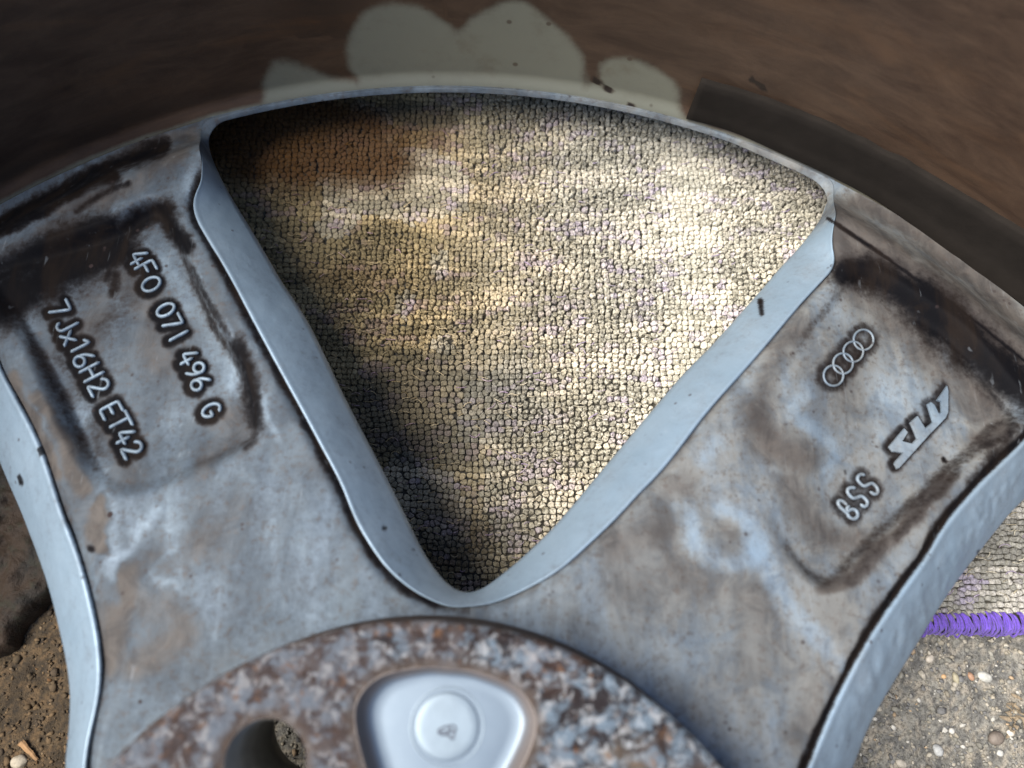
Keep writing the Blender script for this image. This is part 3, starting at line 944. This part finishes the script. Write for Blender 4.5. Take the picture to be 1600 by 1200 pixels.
# bolt seats and pockets are children meshes sharing data
def loopwall(rows):
    Vv = np.stack(rows, 1); n_, k_ = Vv.shape[:2]
    return Vv.reshape(-1, 3), gridfaces(n_, k_, 0, True)
c0 = np.stack([np.sin(tt), np.cos(tt)], 1)
rows = [np.c_[c0 * a, np.full(64, b)] for a, b in ((hr, HZ - .3), (hr - .25, HZ - 1.2), (hr - .4, HZ - 12), (hr - .3, HZ - 22), (hr + 3, HZ - 30), (hr + 3.2, HZ - 36))]
v, f = loopwall(rows)
v[:, 2] += ZOFF
hm = mesh_of("bolt_hole", v, f[:, ::-1], M_HOLE)
for h in holes:
    o = obj("bolt_hole", hm, flange); o.location = (h[0] * MM, h[1] * MM, 0)
# pocket: soft rim, floor, ejector ring and cast monogram
ctr = np.array([0, 40.4])
def toward(a):
    return (PK0 - ctr) * a + ctr
rows = []
for a, dz in ((1.03, -.9), (1.0, -.25), (.985, -.6), (.95, -1.9), (.91, -2.9), (.87, -3.35), (.82, -3.5), (.7, -3.45), (.55, -3.4), (.3, -3.42), (.02, -3.42)):
    rows.append(np.c_[toward(a), np.full(96, HZ + dz)])
v, f = loopwall(rows); v[:, 2] += ZOFF
NR = len(rows)
pmesh = mesh_of("cast_pocket", v, f[:, ::-1], M_POCK, attrs={"grime_shade": np.tile([1, 1, .95, .8, .6, .35, .12, 0, 0, 0, 0.], 96)})  # dark wall shading of the pocket painted into its colour
fz = HZ - 3.4 + ZOFF
disc = []
dc = np.array([0.2, 41.2]); DR = 4.9
rr_ = [(DR + .55, -.2), (DR + .3, .10), (DR + .12, .02), (DR, -.25), (DR - .22, -.22), (DR - .4, .12), (DR - .7, .20), (DR - 1.6, .21), (.05, .21)]
rows = [np.c_[dc + c0 * a, np.full(64, fz + b)] for a, b in rr_]
v, f = loopwall(rows)
dmesh = mesh_of("round_die_mark", v, f[:, ::-1], M_CAST)
M_GROOVE = simple("monogram_metal", (.05, .055, .075), .5, .3, .2, 500, .2)
mono = [[(-1.3, -.1), (-.6, .35), (.05, .55), (.35, .2), (.1, -.4), (-.6, -.65), (-1.2, -.45), (-1.3, -.1)],
        [(.1, .45), (.6, .7), (1.05, .5), (1.1, .1), (.7, -.1), (.3, .1)], [(1.0, .1), (.95, -.6), (.8, -1.1), (.3, -.7), (-.2, -.6)],
        [(-1.0, -.3), (-.3, -.15), (.3, -.1)]]
mv_, mf_, mo = [], [], 0
for st in mono:
    P_ = catmull(st, 5); t = np.gradient(P_, axis=0); t /= np.hypot(*t.T)[:, None] + 1e-9
    nn = np.stack([-t[:, 1], t[:, 0]], 1)
    w_ = .11
    vv = np.stack([np.c_[dc + np.array([.15, -.5]) + P_ + nn * a * w_, np.full(len(P_), fz + .19 + b)] for a, b in ((-1.3, 0), (-.7, .11), (.7, .11), (1.3, 0))], 1)
    mv_.append(vv.reshape(-1, 3)); mf_.append(gridfaces(len(P_), 4) + mo); mo += len(P_) * 4
mmesh = mesh_of("monogram", np.vstack(mv_), np.vstack(mf_)[:, ::-1], M_GROOVE)
for k in range(5):
    po = obj("cast_pocket", pmesh, flange)
    po.rotation_euler = (0, 0, -math.radians(AX - .6 + 72 * k))
    if k == 0:
        d_ = obj("die_mark", dmesh, flange); d_.rotation_euler = po.rotation_euler
        g_ = obj("monogram", mmesh, flange); g_.rotation_euler = po.rotation_euler

# ------------------------------------------------------------------ CARPET
edge2 = on_surface([(1450, 968), (1600, 973)], lambda q: np.full(len(q), -ZOFF))
Y0 = float(edge2[:, 1].mean())
X0, X1, Y1 = -72.0, 235.0, 330.0
t = NT("woven_carpet_yarn")
_a = t.noise(2300, 5, .75, .8); _b = t.noise(1000, 4, .65, .6)
_c = t.mix(t.math('MULTIPLY', t.step(_a, .55, .38), .58), t.attr("tint", True), (.05, .042, .03))
_c = t.mix(t.math('MULTIPLY', t.step(_b, .48, .60), t.math('MULTIPLY', t.math('MULTIPLY', t.step(t.n('ShaderNodeSeparateXYZ', {0: t.co}).outputs[0], -.01, .05), t.step(t.n('ShaderNodeSeparateXYZ', {0: t.co}).outputs[0], .098, .088)), .65)), _c, (.86, .82, .70))  # pale flecks right of centre: sunlight put into the yarn colour
M_KNOT = t.out(Base_Color=_c, Roughness=.95, Normal=t.bump(t.math('ADD', _a, _b), 1.0, .0005), Sheen_Weight=.03, Specular_IOR_Level=.12)
M_BACK = simple("carpet_backing", (.05, .045, .035), .95, 0, .4, 600, .5)
M_PURPLE = tint_mat("purple_yarn", .9, 1800, .6, .15, .0003, .45)
carpet = bpy.data.objects.new("carpet", None); S.collection.objects.link(carpet)
tag(carpet, "grey woven carpet with purple overlocked edge lying on concrete under the wheel", "carpet")
def box(x0, x1, y0, y1, z0, z1):
    V = [(x, y, z) for z in (z0, z1) for y in (y0, y1) for x in (x0, x1)]
    return V, [(0, 2, 3, 1), (4, 5, 7, 6), (0, 1, 5, 4), (2, 6, 7, 3), (0, 4, 6, 2), (1, 3, 7, 5)]
v, f = box(X0, X1, Y0, Y1, -5.2, -1.35)
add("backing", v, f, M_BACK, carpet, smooth=False)
def und(x, y):      # carpet lies slightly wavy
    return .45 * np.sin(x * .045 + 1) * np.cos(y * .05)
px_, py_ = 1.50, 1.30
xs = np.arange(X0 + 1, 178, px_); ys = np.arange(Y0 + .9, 200, py_)
GX, GY = np.meshgrid(xs, ys)
I, J = np.meshgrid(np.arange(len(xs)), np.arange(len(ys)))
GX, GY, I, J = GX.ravel(), GY.ravel(), I.ravel(), J.ravel()
keep = np.hypot(GX, GY) < 196
GX, GY, I, J = GX[keep], GY[keep], I[keep], J[keep]
K = len(GX)
flow = np.stack([fbm(np.c_[GX, GY], .035, 2), fbm(np.c_[GX + 300, GY], .035, 2)], 1) - .5
GXj = GX + flow[:, 0] * 4 + rng.normal(0, .25, K); GYj = GY + flow[:, 1] * 4 + rng.normal(0, .21, K)
par = (I + J) % 2
loopy = sstep(.40, .62, fbm(np.c_[GX, GY], .03, 2) + .16 * sstep(45, -15, GX) - .06) * sstep(95, 75, GX)
gritty = (1 - loopy) * sstep(105, 85, GX)       # areas worn to flat pebbly loops
ax_ = np.where(par == 0, 1.0, .75) * (1 + rng.normal(0, .12, K)); ay_ = np.where(par == 0, .62, .80) * (1 + rng.normal(0, .12, K))
ax_ = ax_ * (1 - loopy) + loopy * (.86 + rng.normal(0, .10, K)); ay_ = ay_ * (1 - loopy) + loopy * (.75 + rng.normal(0, .09, K))
hh = (.60 + rng.normal(0, .07, K)) * np.where(par == 0, .97, 1.03)
rot_ = rng.normal(0, .22, K)
NA, NRi = 10, 4
ang = np.linspace(0, 2 * math.pi, NA, endpoint=False)
# every knot fills its own cell: the distance to the boundary with the neighbours, per direction
NXg, NYg = len(xs), len(ys)
gridx = np.full((NYg + 4, NXg + 4), 1e6); gridy = np.full((NYg + 4, NXg + 4), 1e6)
gridx[J + 2, I + 2] = GXj; gridy[J + 2, I + 2] = GYj
cell = np.full((K, NA), 9.0)
ux, uy = np.cos(ang), np.sin(ang)
for dj in (-2, -1, 0, 1, 2):
    for di in (-2, -1, 0, 1, 2):
        if di or dj:
            ddx = gridx[J + 2 + dj, I + 2 + di] - GXj; ddy = gridy[J + 2 + dj, I + 2 + di] - GYj
            dot = ddx[:, None] * ux + ddy[:, None] * uy
            with np.errstate(divide='ignore', invalid='ignore'):
                q_ = np.where(dot > 1e-3, (ddx ** 2 + ddy ** 2)[:, None] / (2 * dot), 9.0)
            cell = np.minimum(cell, q_)
th_l = ang[None, :] - rot_[:, None]
ell = 1.0 / np.sqrt((np.cos(th_l) / (ax_[:, None] * 1.12)) ** 2 + (np.sin(th_l) / (ay_[:, None] * 1.16)) ** 2)
gap = .035 + .05 * rng.random((K, 1)) + .05 * gritty[:, None]
RB = np.maximum(np.minimum(cell - gap, ell), .2)
rads = [1.0, .955, .80, .42]; hz = [-1.1, .60, .86, .95]
VXr = np.empty((K, NA * NRi + 1)); VYr = np.empty_like(VXr); VZ = np.empty_like(VXr)
nv = NA * NRi + 1
woven = 1 - .75 * loopy
tiltx, tilty = rng.normal(0, .16, K), rng.normal(0, .16, K)
for r_ in range(NRi):
    sl_ = slice(r_ * NA, (r_ + 1) * NA)
    dx_ = RB * ux * rads[r_]; dy_ = RB * uy * rads[r_]
    jn = rng.normal(0, 1, (3, K, NA)) * (0 if r_ == 0 else 1)
    VXr[:, sl_] = GXj[:, None] + dx_ + jn[0] * (.035 + .07 * gritty)[:, None]
    VYr[:, sl_] = GYj[:, None] + dy_ + jn[1] * (.035 + .07 * gritty)[:, None]
    VZ[:, sl_] = (hz[r_] + (.24 * loopy if r_ == 1 else .08 * loopy if r_ == 2 else 0 * loopy))[:, None] * hh[:, None] + (dx_ * tiltx[:, None] + dy_ * tilty[:, None]) * (r_ > 0) + jn[2] * (.03 + .03 * woven + .15 * gritty)[:, None]
VXr[:, -1] = GXj; VYr[:, -1] = GYj; VZ[:, -1] = hh * .95
VZ += (-.75 + und(GX, GY) + rng.normal(0, .07, K))[:, None]
KV = np.stack([VXr, VYr, VZ], -1).reshape(-1, 3)
tri = []
for r_ in range(NRi - 1):
    for a in range(NA):
        p0, p1, p2, p3 = r_ * NA + a, r_ * NA + (a + 1) % NA, (r_ + 1) * NA + (a + 1) % NA, (r_ + 1) * NA + a
        tri += [(p0, p1, p2), (p0, p2, p3)]
for a in range(NA):
    tri.append(((NRi - 1) * NA + a, (NRi - 1) * NA + (a + 1) % NA, nv - 1))
tri = np.array(tri)
KF = (tri[None] + (np.arange(K) * nv)[:, None, None]).reshape(-1, 3)
# yarn colours: grey, cream, lilac flecks in streaks; patches of shade painted in
streak = fbm(np.c_[GX * .18, GY * .9], .35, 3)
lil = fbm(np.c_[GX * .3 + 70, GY * .8], .5, 3)
cgrey = np.array([.50, .475, .39]); ccream = np.array([.86, .80, .67]); clil = np.array([.56, .48, .66]); cdark = np.array([.35, .335, .28])
col = cgrey[None] * (1 + rng.normal(0, .09, K))[:, None]
def blend(c, tgt, a):
    return c * (1 - a[:, None]) + tgt * a[:, None]
col = blend(col, ccream, sstep(.50, .68, streak + rng.normal(0, .06, K)) * .9)
col = blend(col, clil, sstep(.60, .72, lil + rng.normal(0, .05, K)) * .6)
col = blend(col, cdark, sstep(.46, .32, streak + rng.normal(0, .06, K)) * .6)
kp = pix(np.c_[GX, GY, np.full(K, -ZOFF)])
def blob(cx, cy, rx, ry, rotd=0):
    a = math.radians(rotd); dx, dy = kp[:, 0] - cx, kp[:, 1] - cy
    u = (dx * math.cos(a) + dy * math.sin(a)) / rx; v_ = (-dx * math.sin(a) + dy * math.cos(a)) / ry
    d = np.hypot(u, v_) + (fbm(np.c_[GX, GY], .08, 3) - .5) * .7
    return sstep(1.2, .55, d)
left_shade = sstep(1050, 560, kp[:, 0]) * (kp[:, 1] < 960) * (kp[:, 0] < 1300)  # shaded left side of the carpet, darkened and warmed in the tint
wf = left_shade * (.6 + .5 * (fbm(np.c_[GX, GY], .05, 3) > .42))
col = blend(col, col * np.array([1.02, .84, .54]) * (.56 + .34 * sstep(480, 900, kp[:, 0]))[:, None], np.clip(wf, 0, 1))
amber_shade = np.maximum.reduce([blob(470, 222, 250, 85, -3) * 1.0, blob(560, 430, 120, 35, 8) * .35, blob(700, 830, 70, 70) * .35])  # dark amber shade of the upper corner painted into the yarn
col = col * (1 - amber_shade[:, None]) + amber_shade[:, None] * (col * .05 + np.array([.085, .034, .006]))
cool_shade = np.maximum(blob(700, 630, 175, 115, -35) * .95, blob(660, 172, 80, 28) * .7)  # cool shade in the centre painted into the yarn
col = col * (1 - cool_shade[:, None] * .68) + cool_shade[:, None] * np.array([.040, .047, .048]) * .68
far_ = sstep(88, 96, GX)  # shade beyond the right spoke put into the tint
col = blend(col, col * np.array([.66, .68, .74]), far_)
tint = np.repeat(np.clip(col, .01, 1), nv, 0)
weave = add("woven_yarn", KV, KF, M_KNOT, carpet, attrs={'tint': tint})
tag(weave, kind="stuff")
# loose fibres lying over the weave (uncountable)
NFi = 2600
fx = rng.uniform(-62, 168, NFi); fy = rng.uniform(Y0 + 2, 172, NFi)
fl_ = rng.uniform(.9, 2.6, NFi); fa = rng.normal(.06, .35, NFi)
tt5 = np.linspace(-.5, .5, 6)
fr = rng.uniform(.05, .13, NFi)
cxf = fx[:, None] + np.cos(fa)[:, None] * tt5 * fl_[:, None] - np.sin(fa)[:, None] * (rng.normal(0, .3, NFi)[:, None] * (tt5 ** 2 * 4))
cyf = fy[:, None] + np.sin(fa)[:, None] * tt5 * fl_[:, None] + np.cos(fa)[:, None] * (rng.normal(0, .3, NFi)[:, None] * (tt5 ** 2 * 4))
czf = (und(fx, fy) + .10)[:, None] + .16 * (1 - (2 * tt5) ** 2)[None]
FV = np.empty((NFi, 6, 4, 3))
for a in range(4):
    oy, oz = math.cos(a * math.pi / 2), math.sin(a * math.pi / 2)
    FV[:, :, a, 0] = cxf - np.sin(fa)[:, None] * oy * fr[:, None]
    FV[:, :, a, 1] = cyf + np.cos(fa)[:, None] * oy * fr[:, None]
    FV[:, :, a, 2] = czf + oz * fr[:, None]
i, j = np.meshgrid(np.arange(5), np.arange(4), indexing='ij')
f1 = np.stack([i * 4 + j, i * 4 + (j + 1) % 4, (i + 1) * 4 + (j + 1) % 4, (i + 1) * 4 + j], -1).reshape(-1, 4)
FF = (f1[None] + (np.arange(NFi) * 24)[:, None, None]).reshape(-1, 4)
pf = np.array([(.72, .66, .52), (.52, .46, .33), (.48, .38, .60), (.60, .50, .66)])[rng.choice(4, NFi, p=[.45, .33, .12, .10])]
pf = blend(pf, pf * np.array([.85, .66, .38]), .75 * sstep(40, -20, fx))  # fibres take the same painted left-side shade
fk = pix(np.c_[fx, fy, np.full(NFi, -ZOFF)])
fibre_shade = sstep(1.25, .6, np.hypot((fk[:, 0] - 470) / 260, (fk[:, 1] - 222) / 95))  # painted amber shade again, on the fibres
pf = blend(pf, np.array([.12, .055, .012]), fibre_shade)
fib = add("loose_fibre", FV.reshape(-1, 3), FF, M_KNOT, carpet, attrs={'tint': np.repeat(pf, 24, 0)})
tag(fib, kind="stuff")
# purple overlock stitches, each a bundle of strands hooked over the edge
def stitch_mesh(seed):
    r_ = np.random.default_rng(seed)
    Vs, Fs, ts = [], [], []; off = 0
    for s in range(8):
        dx = (s - 3.5) * .19 + r_.normal(0, .06)
        lean = r_.normal(.35, .18)
        top = r_.normal(0, .12)
        path = np.array([(dx * .5 - .5, 1.55 + top, -.5), (dx * .6 - .42, 1.35 + top, .25), (dx * .8 - .2, .7, .62 + r_.normal(0, .08)), (dx, -.4, .68 + r_.normal(0, .1)), (dx * 1.15 + lean * .5, -1.5, .35),
                         (dx * 1.2 + lean, -2.3 + r_.normal(0, .2), -.9), (dx * 1.1 + lean, -2.8 + r_.normal(0, .3), -2.6), (dx + lean, -2.0, -4.4)])
        C_ = catmull(path, 4)
        tg = np.gradient(C_, axis=0); tg /= np.linalg.norm(tg, axis=1)[:, None]
        up_ = np.cross(tg, [1, 0, 0]); up_ /= np.linalg.norm(up_, axis=1)[:, None]
        sd_ = np.cross(tg, up_)
        rad = .16 * (1 + r_.normal(0, .12)) * np.ones(len(C_)); rad[0] *= .6; rad[-1] *= .5
        k = 6
        rows = []
        for a in np.linspace(0, 2 * math.pi, k, endpoint=False):
            rows.append(C_ + (up_ * math.cos(a) + sd_ * math.sin(a)) * rad[:, None])
        v = np.stack(rows, 1)
        n_ = len(C_)
        i, j = np.meshgrid(np.arange(n_ - 1), np.arange(k), indexing='ij')
        a0_ = i * k + j; b0 = i * k + (j + 1) % k
        Fs.append(np.stack([a0_, b0, b0 + k, a0_ + k], -1).reshape(-1, 4) + off)
        Vs.append(v.reshape(-1, 3)); off += n_ * k
        cc_ = np.array([.085, .035, .34]) * (1 + r_.normal(0, .18)) + np.array([.04, .03, .06]) * r_.random()
        ts.append(np.tile(np.clip(cc_, 0, 1), (n_ * k, 1)))
    # head loop
    return np.vstack(Vs), np.vstack(Fs), np.vstack(ts)
sm = []
for k in range(9):
    v, f, tcol = stitch_mesh(100 + k)
    sm.append(mesh_of("stitch", v, f, M_PURPLE, attrs={'tint': tcol}))
x = X0 + .8; i = 0
while x < X1 - 60:
    o = obj("stitch", sm[random.randrange(9)], carpet)
    o.location = (x * MM, Y0 * MM, float(und(np.array(x), np.array(Y0))) * MM)
    o.rotation_euler = (0, 0, random.gauss(0, .09)); o.scale = (random.uniform(.9, 1.12), random.uniform(.9, 1.12), 1)
    x += 1.78 + random.gauss(0, .12); i += 1

# ------------------------------------------------------------------ GROUND
def core(a, b, step, far):
    c_ = np.arange(a, b, step)
    g = step * 1.35 ** np.arange(1, 40)
    g = np.cumsum(g); g = g[g < far]
    return np.r_[(a - g)[::-1], c_, c_[-1] + g]
gx = core(-215, 215, .9, 40000); gy = core(-80, 110, .9, 40000)
GXX, GYY = np.meshgrid(gx, gy, indexing='ij')
P = np.stack([GXX.ravel(), GYY.ravel()], 1)
dist = np.hypot(P[:, 0], P[:, 1])
z = -6.6 + (fbm(P, .07, 4) - .5) * 2.2 + (fbm(P, .55, 3) - .5) * 2.0 * (dist < 330)
under = sstep(-3, 3, P[:, 1] - Y0) * (P[:, 0] > X0 - 4)
z = z - .7 * under
bump_ = fbm(P, .9, 3)
tc = np.array([.19, .185, .165])[None] * (.55 + .9 * fbm(P, .12, 4)[:, None])
tc = blend(tc, np.array([.33, .295, .24]), sstep(.52, .66, bump_) * .8)
tc = blend(tc, np.array([.09, .09, .09]), sstep(.46, .36, bump_) * .7)
brown = sstep(-30, -80, P[:, 0]) * (dist < 400)  # brownish concrete, with the barrel's shade darkened into its colour
tc = blend(tc, tc * np.array([.50, .32, .15]), brown * .9)
M_CONC = tint_mat("rough_concrete", .92, 1300, 1.0, 0, .0007, .7)
F = gridfaces(len(gx), len(gy))
gnd = add("ground", np.c_[P, z], F, M_CONC, attrs={'tint': tc})
tag(gnd, kind="structure")

# grit on the concrete (uncountable)
def ico():
    t_ = (1 + 5 ** .5) / 2
    v = np.array([(-1, t_, 0), (1, t_, 0), (-1, -t_, 0), (1, -t_, 0), (0, -1, t_), (0, 1, t_), (0, -1, -t_), (0, 1, -t_), (t_, 0, -1), (t_, 0, 1), (-t_, 0, -1), (-t_, 0, 1)], float)
    f = [(0, 11, 5), (0, 5, 1), (0, 1, 7), (0, 7, 10), (0, 10, 11), (1, 5, 9), (5, 11, 4), (11, 10, 2), (10, 7, 6), (7, 1, 8), (3, 9, 4), (3, 4, 2), (3, 2, 6), (3, 6, 8), (3, 8, 9), (4, 9, 5), (2, 4, 11), (6, 2, 10), (8, 6, 7), (9, 8, 1)]
    return v / np.linalg.norm(v[0]), f
def subdiv(v, f):
    v = [tuple(a) for a in v]; cache = {}; out = []
    def mid(a, b):
        k = (min(a, b), max(a, b))
        if k not in cache:
            m_ = (np.array(v[a]) + np.array(v[b])) / 2; m_ /= np.linalg.norm(m_)
            cache[k] = len(v); v.append(tuple(m_))
        return cache[k]
    for a, b, c_ in f:
        x_, y_, z_ = mid(a, b), mid(b, c_), mid(c_, a)
        out += [(a, x_, z_), (b, y_, x_), (c_, z_, y_), (x_, y_, z_)]
    return np.array(v), out
iv, if_ = ico(); iv2, if2 = subdiv(iv, if_); iv3, if3 = subdiv(iv2, if2)
def gz(P):
    P = np.atleast_2d(P)
    return -6.6 + (fbm(P, .07, 4) - .5) * 2.2 + (fbm(P, .55, 3) - .5) * 2.0
NG = 22000
gp = np.c_[rng.uniform(-150, 185, NG * 2), rng.uniform(-30, 100, NG * 2)]
ok = ~((gp[:, 1] > Y0 - 3) & (gp[:, 0] > X0 - 3))
gp = gp[ok][:NG]
NG = len(gp)
size = np.clip(rng.lognormal(-1.2, .42, NG), .12, 1.0)
bv = iv; nb = len(bv)
def_ = 1 + rng.normal(0, .24, (NG, nb))
sx, sy, sz = (size * (1 + rng.normal(0, .22, NG))), (size * (1 + rng.normal(0, .22, NG))), size * .7
ra = rng.uniform(0, 6.28, NG)
bx_ = bv[None, :, 0] * def_ * sx[:, None]; by_ = bv[None, :, 1] * def_ * sy[:, None]
GVx = bx_ * np.cos(ra)[:, None] - by_ * np.sin(ra)[:, None] + gp[:, :1]
GVy = bx_ * np.sin(ra)[:, None] + by_ * np.cos(ra)[:, None] + gp[:, 1:]
GVz = bv[None, :, 2] * def_ * sz[:, None] + gz(gp)[:, None] + (size * .22)[:, None]
GV = np.stack([GVx, GVy, GVz], -1).reshape(-1, 3)
GF = (np.array(if_)[None] + (np.arange(NG) * nb)[:, None, None]).reshape(-1, 3)
pal = np.array([(.15, .145, .125), (.21, .19, .15), (.26, .24, .20), (.11, .11, .11), (.36, .35, .32), (.27, .20, .13), (.17, .165, .15)])
gc = pal[rng.choice(7, NG, p=[.28, .22, .14, .18, .04, .02, .12])] * (1 + rng.normal(0, .12, NG))[:, None]
br = sstep(-30, -80, gp[:, 0])  # same barrel shade, put into the grit colour
gc = blend(gc, gc * np.array([.55, .36, .18]), br * .9)
M_GRIT = tint_mat("grit", .9, 1400, .6, 0, .0002, .35)
grit = add("grit", GV, GF, M_GRIT, smooth=True, attrs={'tint': np.repeat(np.clip(gc * 1.2, .01, 1), nb, 0)})
tag(grit, kind="stuff")

# pebbles and crumbs one can point at
def gpt(px, py, z=-22.0):
    return on_surface([(px, py)], lambda q: np.full(len(q), z))[0]
def pebble(name, px, py, rx, ry, rz, rot, colr, seed, label, cat, group=None, rough=.08, fine=True):
    r_ = np.random.default_rng(seed)
    c_ = gpt(px, py)
    bv, bf = (iv3, if3)
    d_ = 1 + (fbm(bv * 1.0 + seed * 7.3, 1.3, 3) - .5)[:, None] * rough * 5
    v = bv * d_ * np.array([rx, ry, rz])
    t = NT("stone_" + name)
    n = t.noise(900, 4, .6)
    mt = t.out(Base_Color=t.mix(t.step(n, .35, .7), tuple(colr), tuple(x_ * .62 for x_ in colr)), Roughness=.7, Normal=t.bump(n, .4, .0002))
    o = add(name, v, np.array(bf), mt)
    o.location = (c_[0] * MM, c_[1] * MM, (float(gz(c_)[0]) + rz * .35) * MM)
    o.rotation_euler = (0, 0, math.radians(rot))
    return tag(o, label, cat, group)
pebble("pebble", 1558, 1154, 1.75, 1.45, 1.1, 20, (.15, .125, .105), 1, "smooth round brown pebble set in the concrete at lower right", "pebble", rough=.02)
pebble("pebble", 1541, 1058, 1.7, 1.1, .6, -20, (.40, .40, .37), 2, "flat pale oval pebble below the purple carpet edge", "pebble", rough=.05)
pebble("pebble", 1468, 1173, 1.05, 1.35, .8, 25, (.36, .37, .37), 3, "light grey pebble left of the round brown pebble", "pebble", rough=.07)
pebble("pebble", 1490, 1143, .65, .72, .6, 0, (.46, .45, .42), 4, "small white pebble above the light grey pebble", "pebble", rough=.05)
pebble("pebble", 1452, 1029, 1.0, .85, .6, 30, (.44, .40, .34), 5, "cream pebble close to the right spoke's outer edge", "pebble", rough=.08)
pebble("pebble", 1475, 1057, .55, .5, .45, 0, (.50, .32, .17), 6, "tiny orange pebble below the cream pebble", "pebble", rough=.03)
pebble("pebble", 1492, 1059, .65, 1.3, .6, 10, (.33, .30, .21), 7, "narrow olive pebble beside the tiny orange pebble", "pebble", rough=.06)
pebble("pebble", 1516, 1057, .65, .95, .6, 25, (.32, .19, .12), 8, "reddish brown pebble left of the flat pale oval one", "pebble", rough=.05)
pebble("pebble", 1581, 1146, .8, .7, .5, -40, (.50, .47, .42), 9, "small white pebble right of the round brown pebble", "pebble", rough=.05)
pebble("pebble", 1408, 1193, 1.3, .9, .6, -25, (.36, .33, .28), 10, "pale pebble at the bottom edge near the right spoke", "pebble", rough=.07)
pebble("pebble", 1566, 1178, .7, .7, .5, 0, (.40, .40, .38), 12, "small grey white pebble just below the round brown pebble", "pebble", rough=.07)
pebble("stone_chip", 32, 1190, 1.7, 1.4, .9, 0, (.50, .44, .34), 13, "pale stone chip on brown concrete at the lower left corner", "stone", rough=.12)

# dry leaf crumb with thin stalks, lower right
M_DRY = simple("dry_leaf", (.23, .18, .12), .85, 0, .5, 900, .6)
c_ = gpt(1588, 1122)
Vs, Fs, off = [], [], 0
r_ = np.random.default_rng(5)
for k in range(26):
    a = r_.uniform(0, 6.28); L0 = r_.uniform(.9, 2.2); w0 = r_.uniform(.15, .5)
    cx_, cy_ = r_.normal(0, 1.3), r_.normal(0, 1.8)
    t_ = np.linspace(-.5, .5, 6)
    bx = cx_ + t_ * L0 * math.cos(a) + .25 * np.sin(t_ * 5 + k); by = cy_ + t_ * L0 * math.sin(a)
    bz = .25 + r_.uniform(0, .7) + .3 * np.cos(t_ * 4 + k)
    wv = w0 * np.cos(t_ * 2.6)
    nx, ny = -math.sin(a), math.cos(a)
    up1 = np.c_[bx + nx * wv, by + ny * wv, bz]; dn1 = np.c_[bx - nx * wv, by - ny * wv, bz + .15 * np.sin(t_ * 9)]
    up2 = up1 - [0, 0, .12]; dn2 = dn1 - [0, 0, .12]
    v = np.stack([up1, dn1, dn2, up2], 1).reshape(-1, 3)
    for i in range(5):
        for j in range(4):
            Fs.append((off + i * 4 + j, off + i * 4 + (j + 1) % 4, off + (i + 1) * 4 + (j + 1) % 4, off + (i + 1) * 4 + j))
    Vs.append(v); off += len(v)
o = add("leaf_crumb", np.vstack(Vs), Fs, M_DRY, smooth=False)
o.location = (c_[0] * MM, c_[1] * MM, float(gz(c_)[0]) * MM)
tag(o, "crumbled dry brown plant litter above the round brown pebble", "plant litter")

# wood splinter lower left
c_ = gpt(49, 1172)
t_ = np.linspace(-1, 1, 9)
rows = []
for a in range(6):
    an = a * math.pi / 3
    rows.append(np.c_[t_ * 2.6, (.55 * math.cos(an)) * (1 - .35 * t_) * (1 + .12 * np.sin(t_ * 7 + a)), .35 + .32 * math.sin(an) * (1 - .3 * t_)])
V = np.stack(rows, 1)
i, j = np.meshgrid(np.arange(8), np.arange(6), indexing='ij')
F = np.stack([i * 6 + j, i * 6 + (j + 1) % 6, (i + 1) * 6 + (j + 1) % 6, (i + 1) * 6 + j], -1).reshape(-1, 4).tolist()
F += [[0, 1, 2, 3, 4, 5], [48 + k for k in (5, 4, 3, 2, 1, 0)]]
o = add("wood_splinter", V.reshape(-1, 3), F, simple("splinter_wood", (.46, .27, .13), .8, 0, .45, 700, .5), smooth=False)
o.location = (c_[0] * MM, c_[1] * MM, (float(gz(c_)[0]) + .3) * MM); o.rotation_euler = (0, .05, math.radians(-42))
tag(o, "short reddish wood splinter on brown concrete above the pale stone chip", "splinter")

# dark mossy slab at the left, under the wheel's edge
sl = np.array([gpt(*q_, -17.0) for q_ in ((74, 915), (60, 945), (40, 965), (18, 985), (-10, 1015), (-120, 1060), (-260, 1000), (-260, 700), (-120, 560), (-20, 560), (60, 700), (82, 850))])
sl = resample(catmull(sl, 5, True), 220, True)
sl = sl + (np.stack([fbm(sl, .2, 4), fbm(sl + 60, .2, 4)], 1) - .5) * 5
c_ = sl.mean(0)
rows = []
for a, zt in [(1.02, -9.5), (1.02, -5.5), (1.0, -2.6), (.985, -1.7)] + [(float(a_), -.8) for a_ in np.linspace(.965, .01, 60)]:
    Q = (sl - c_) * a + c_
    rows.append(np.c_[Q, zt + (fbm(Q, .3, 5) - .5) * 4.5 * (zt > -5)])
V = np.stack(rows, 1)
t = NT("mossy_slab")
n = t.noise(90, 6, .65, .6); n2 = t.noise(420, 5, .65)
cb_ = t.mix(t.step(n, .35, .65), (.005, .005, .003), (.030, .016, .007))
cb_ = t.mix(t.math('MULTIPLY', t.step(n2, .5, .7), .6), cb_, (.020, .022, .010))
ms = t.out(Base_Color=cb_, Roughness=.75, Normal=t.bump(t.math('ADD', n, n2), .9, .0008))
o = add("stone_slab", V.reshape(-1, 3), gridfaces(220, 64, 0, True)[:, ::-1], ms)
tag(o, "dark mossy brown stone slab showing left of the wheel's left spoke", "stone")
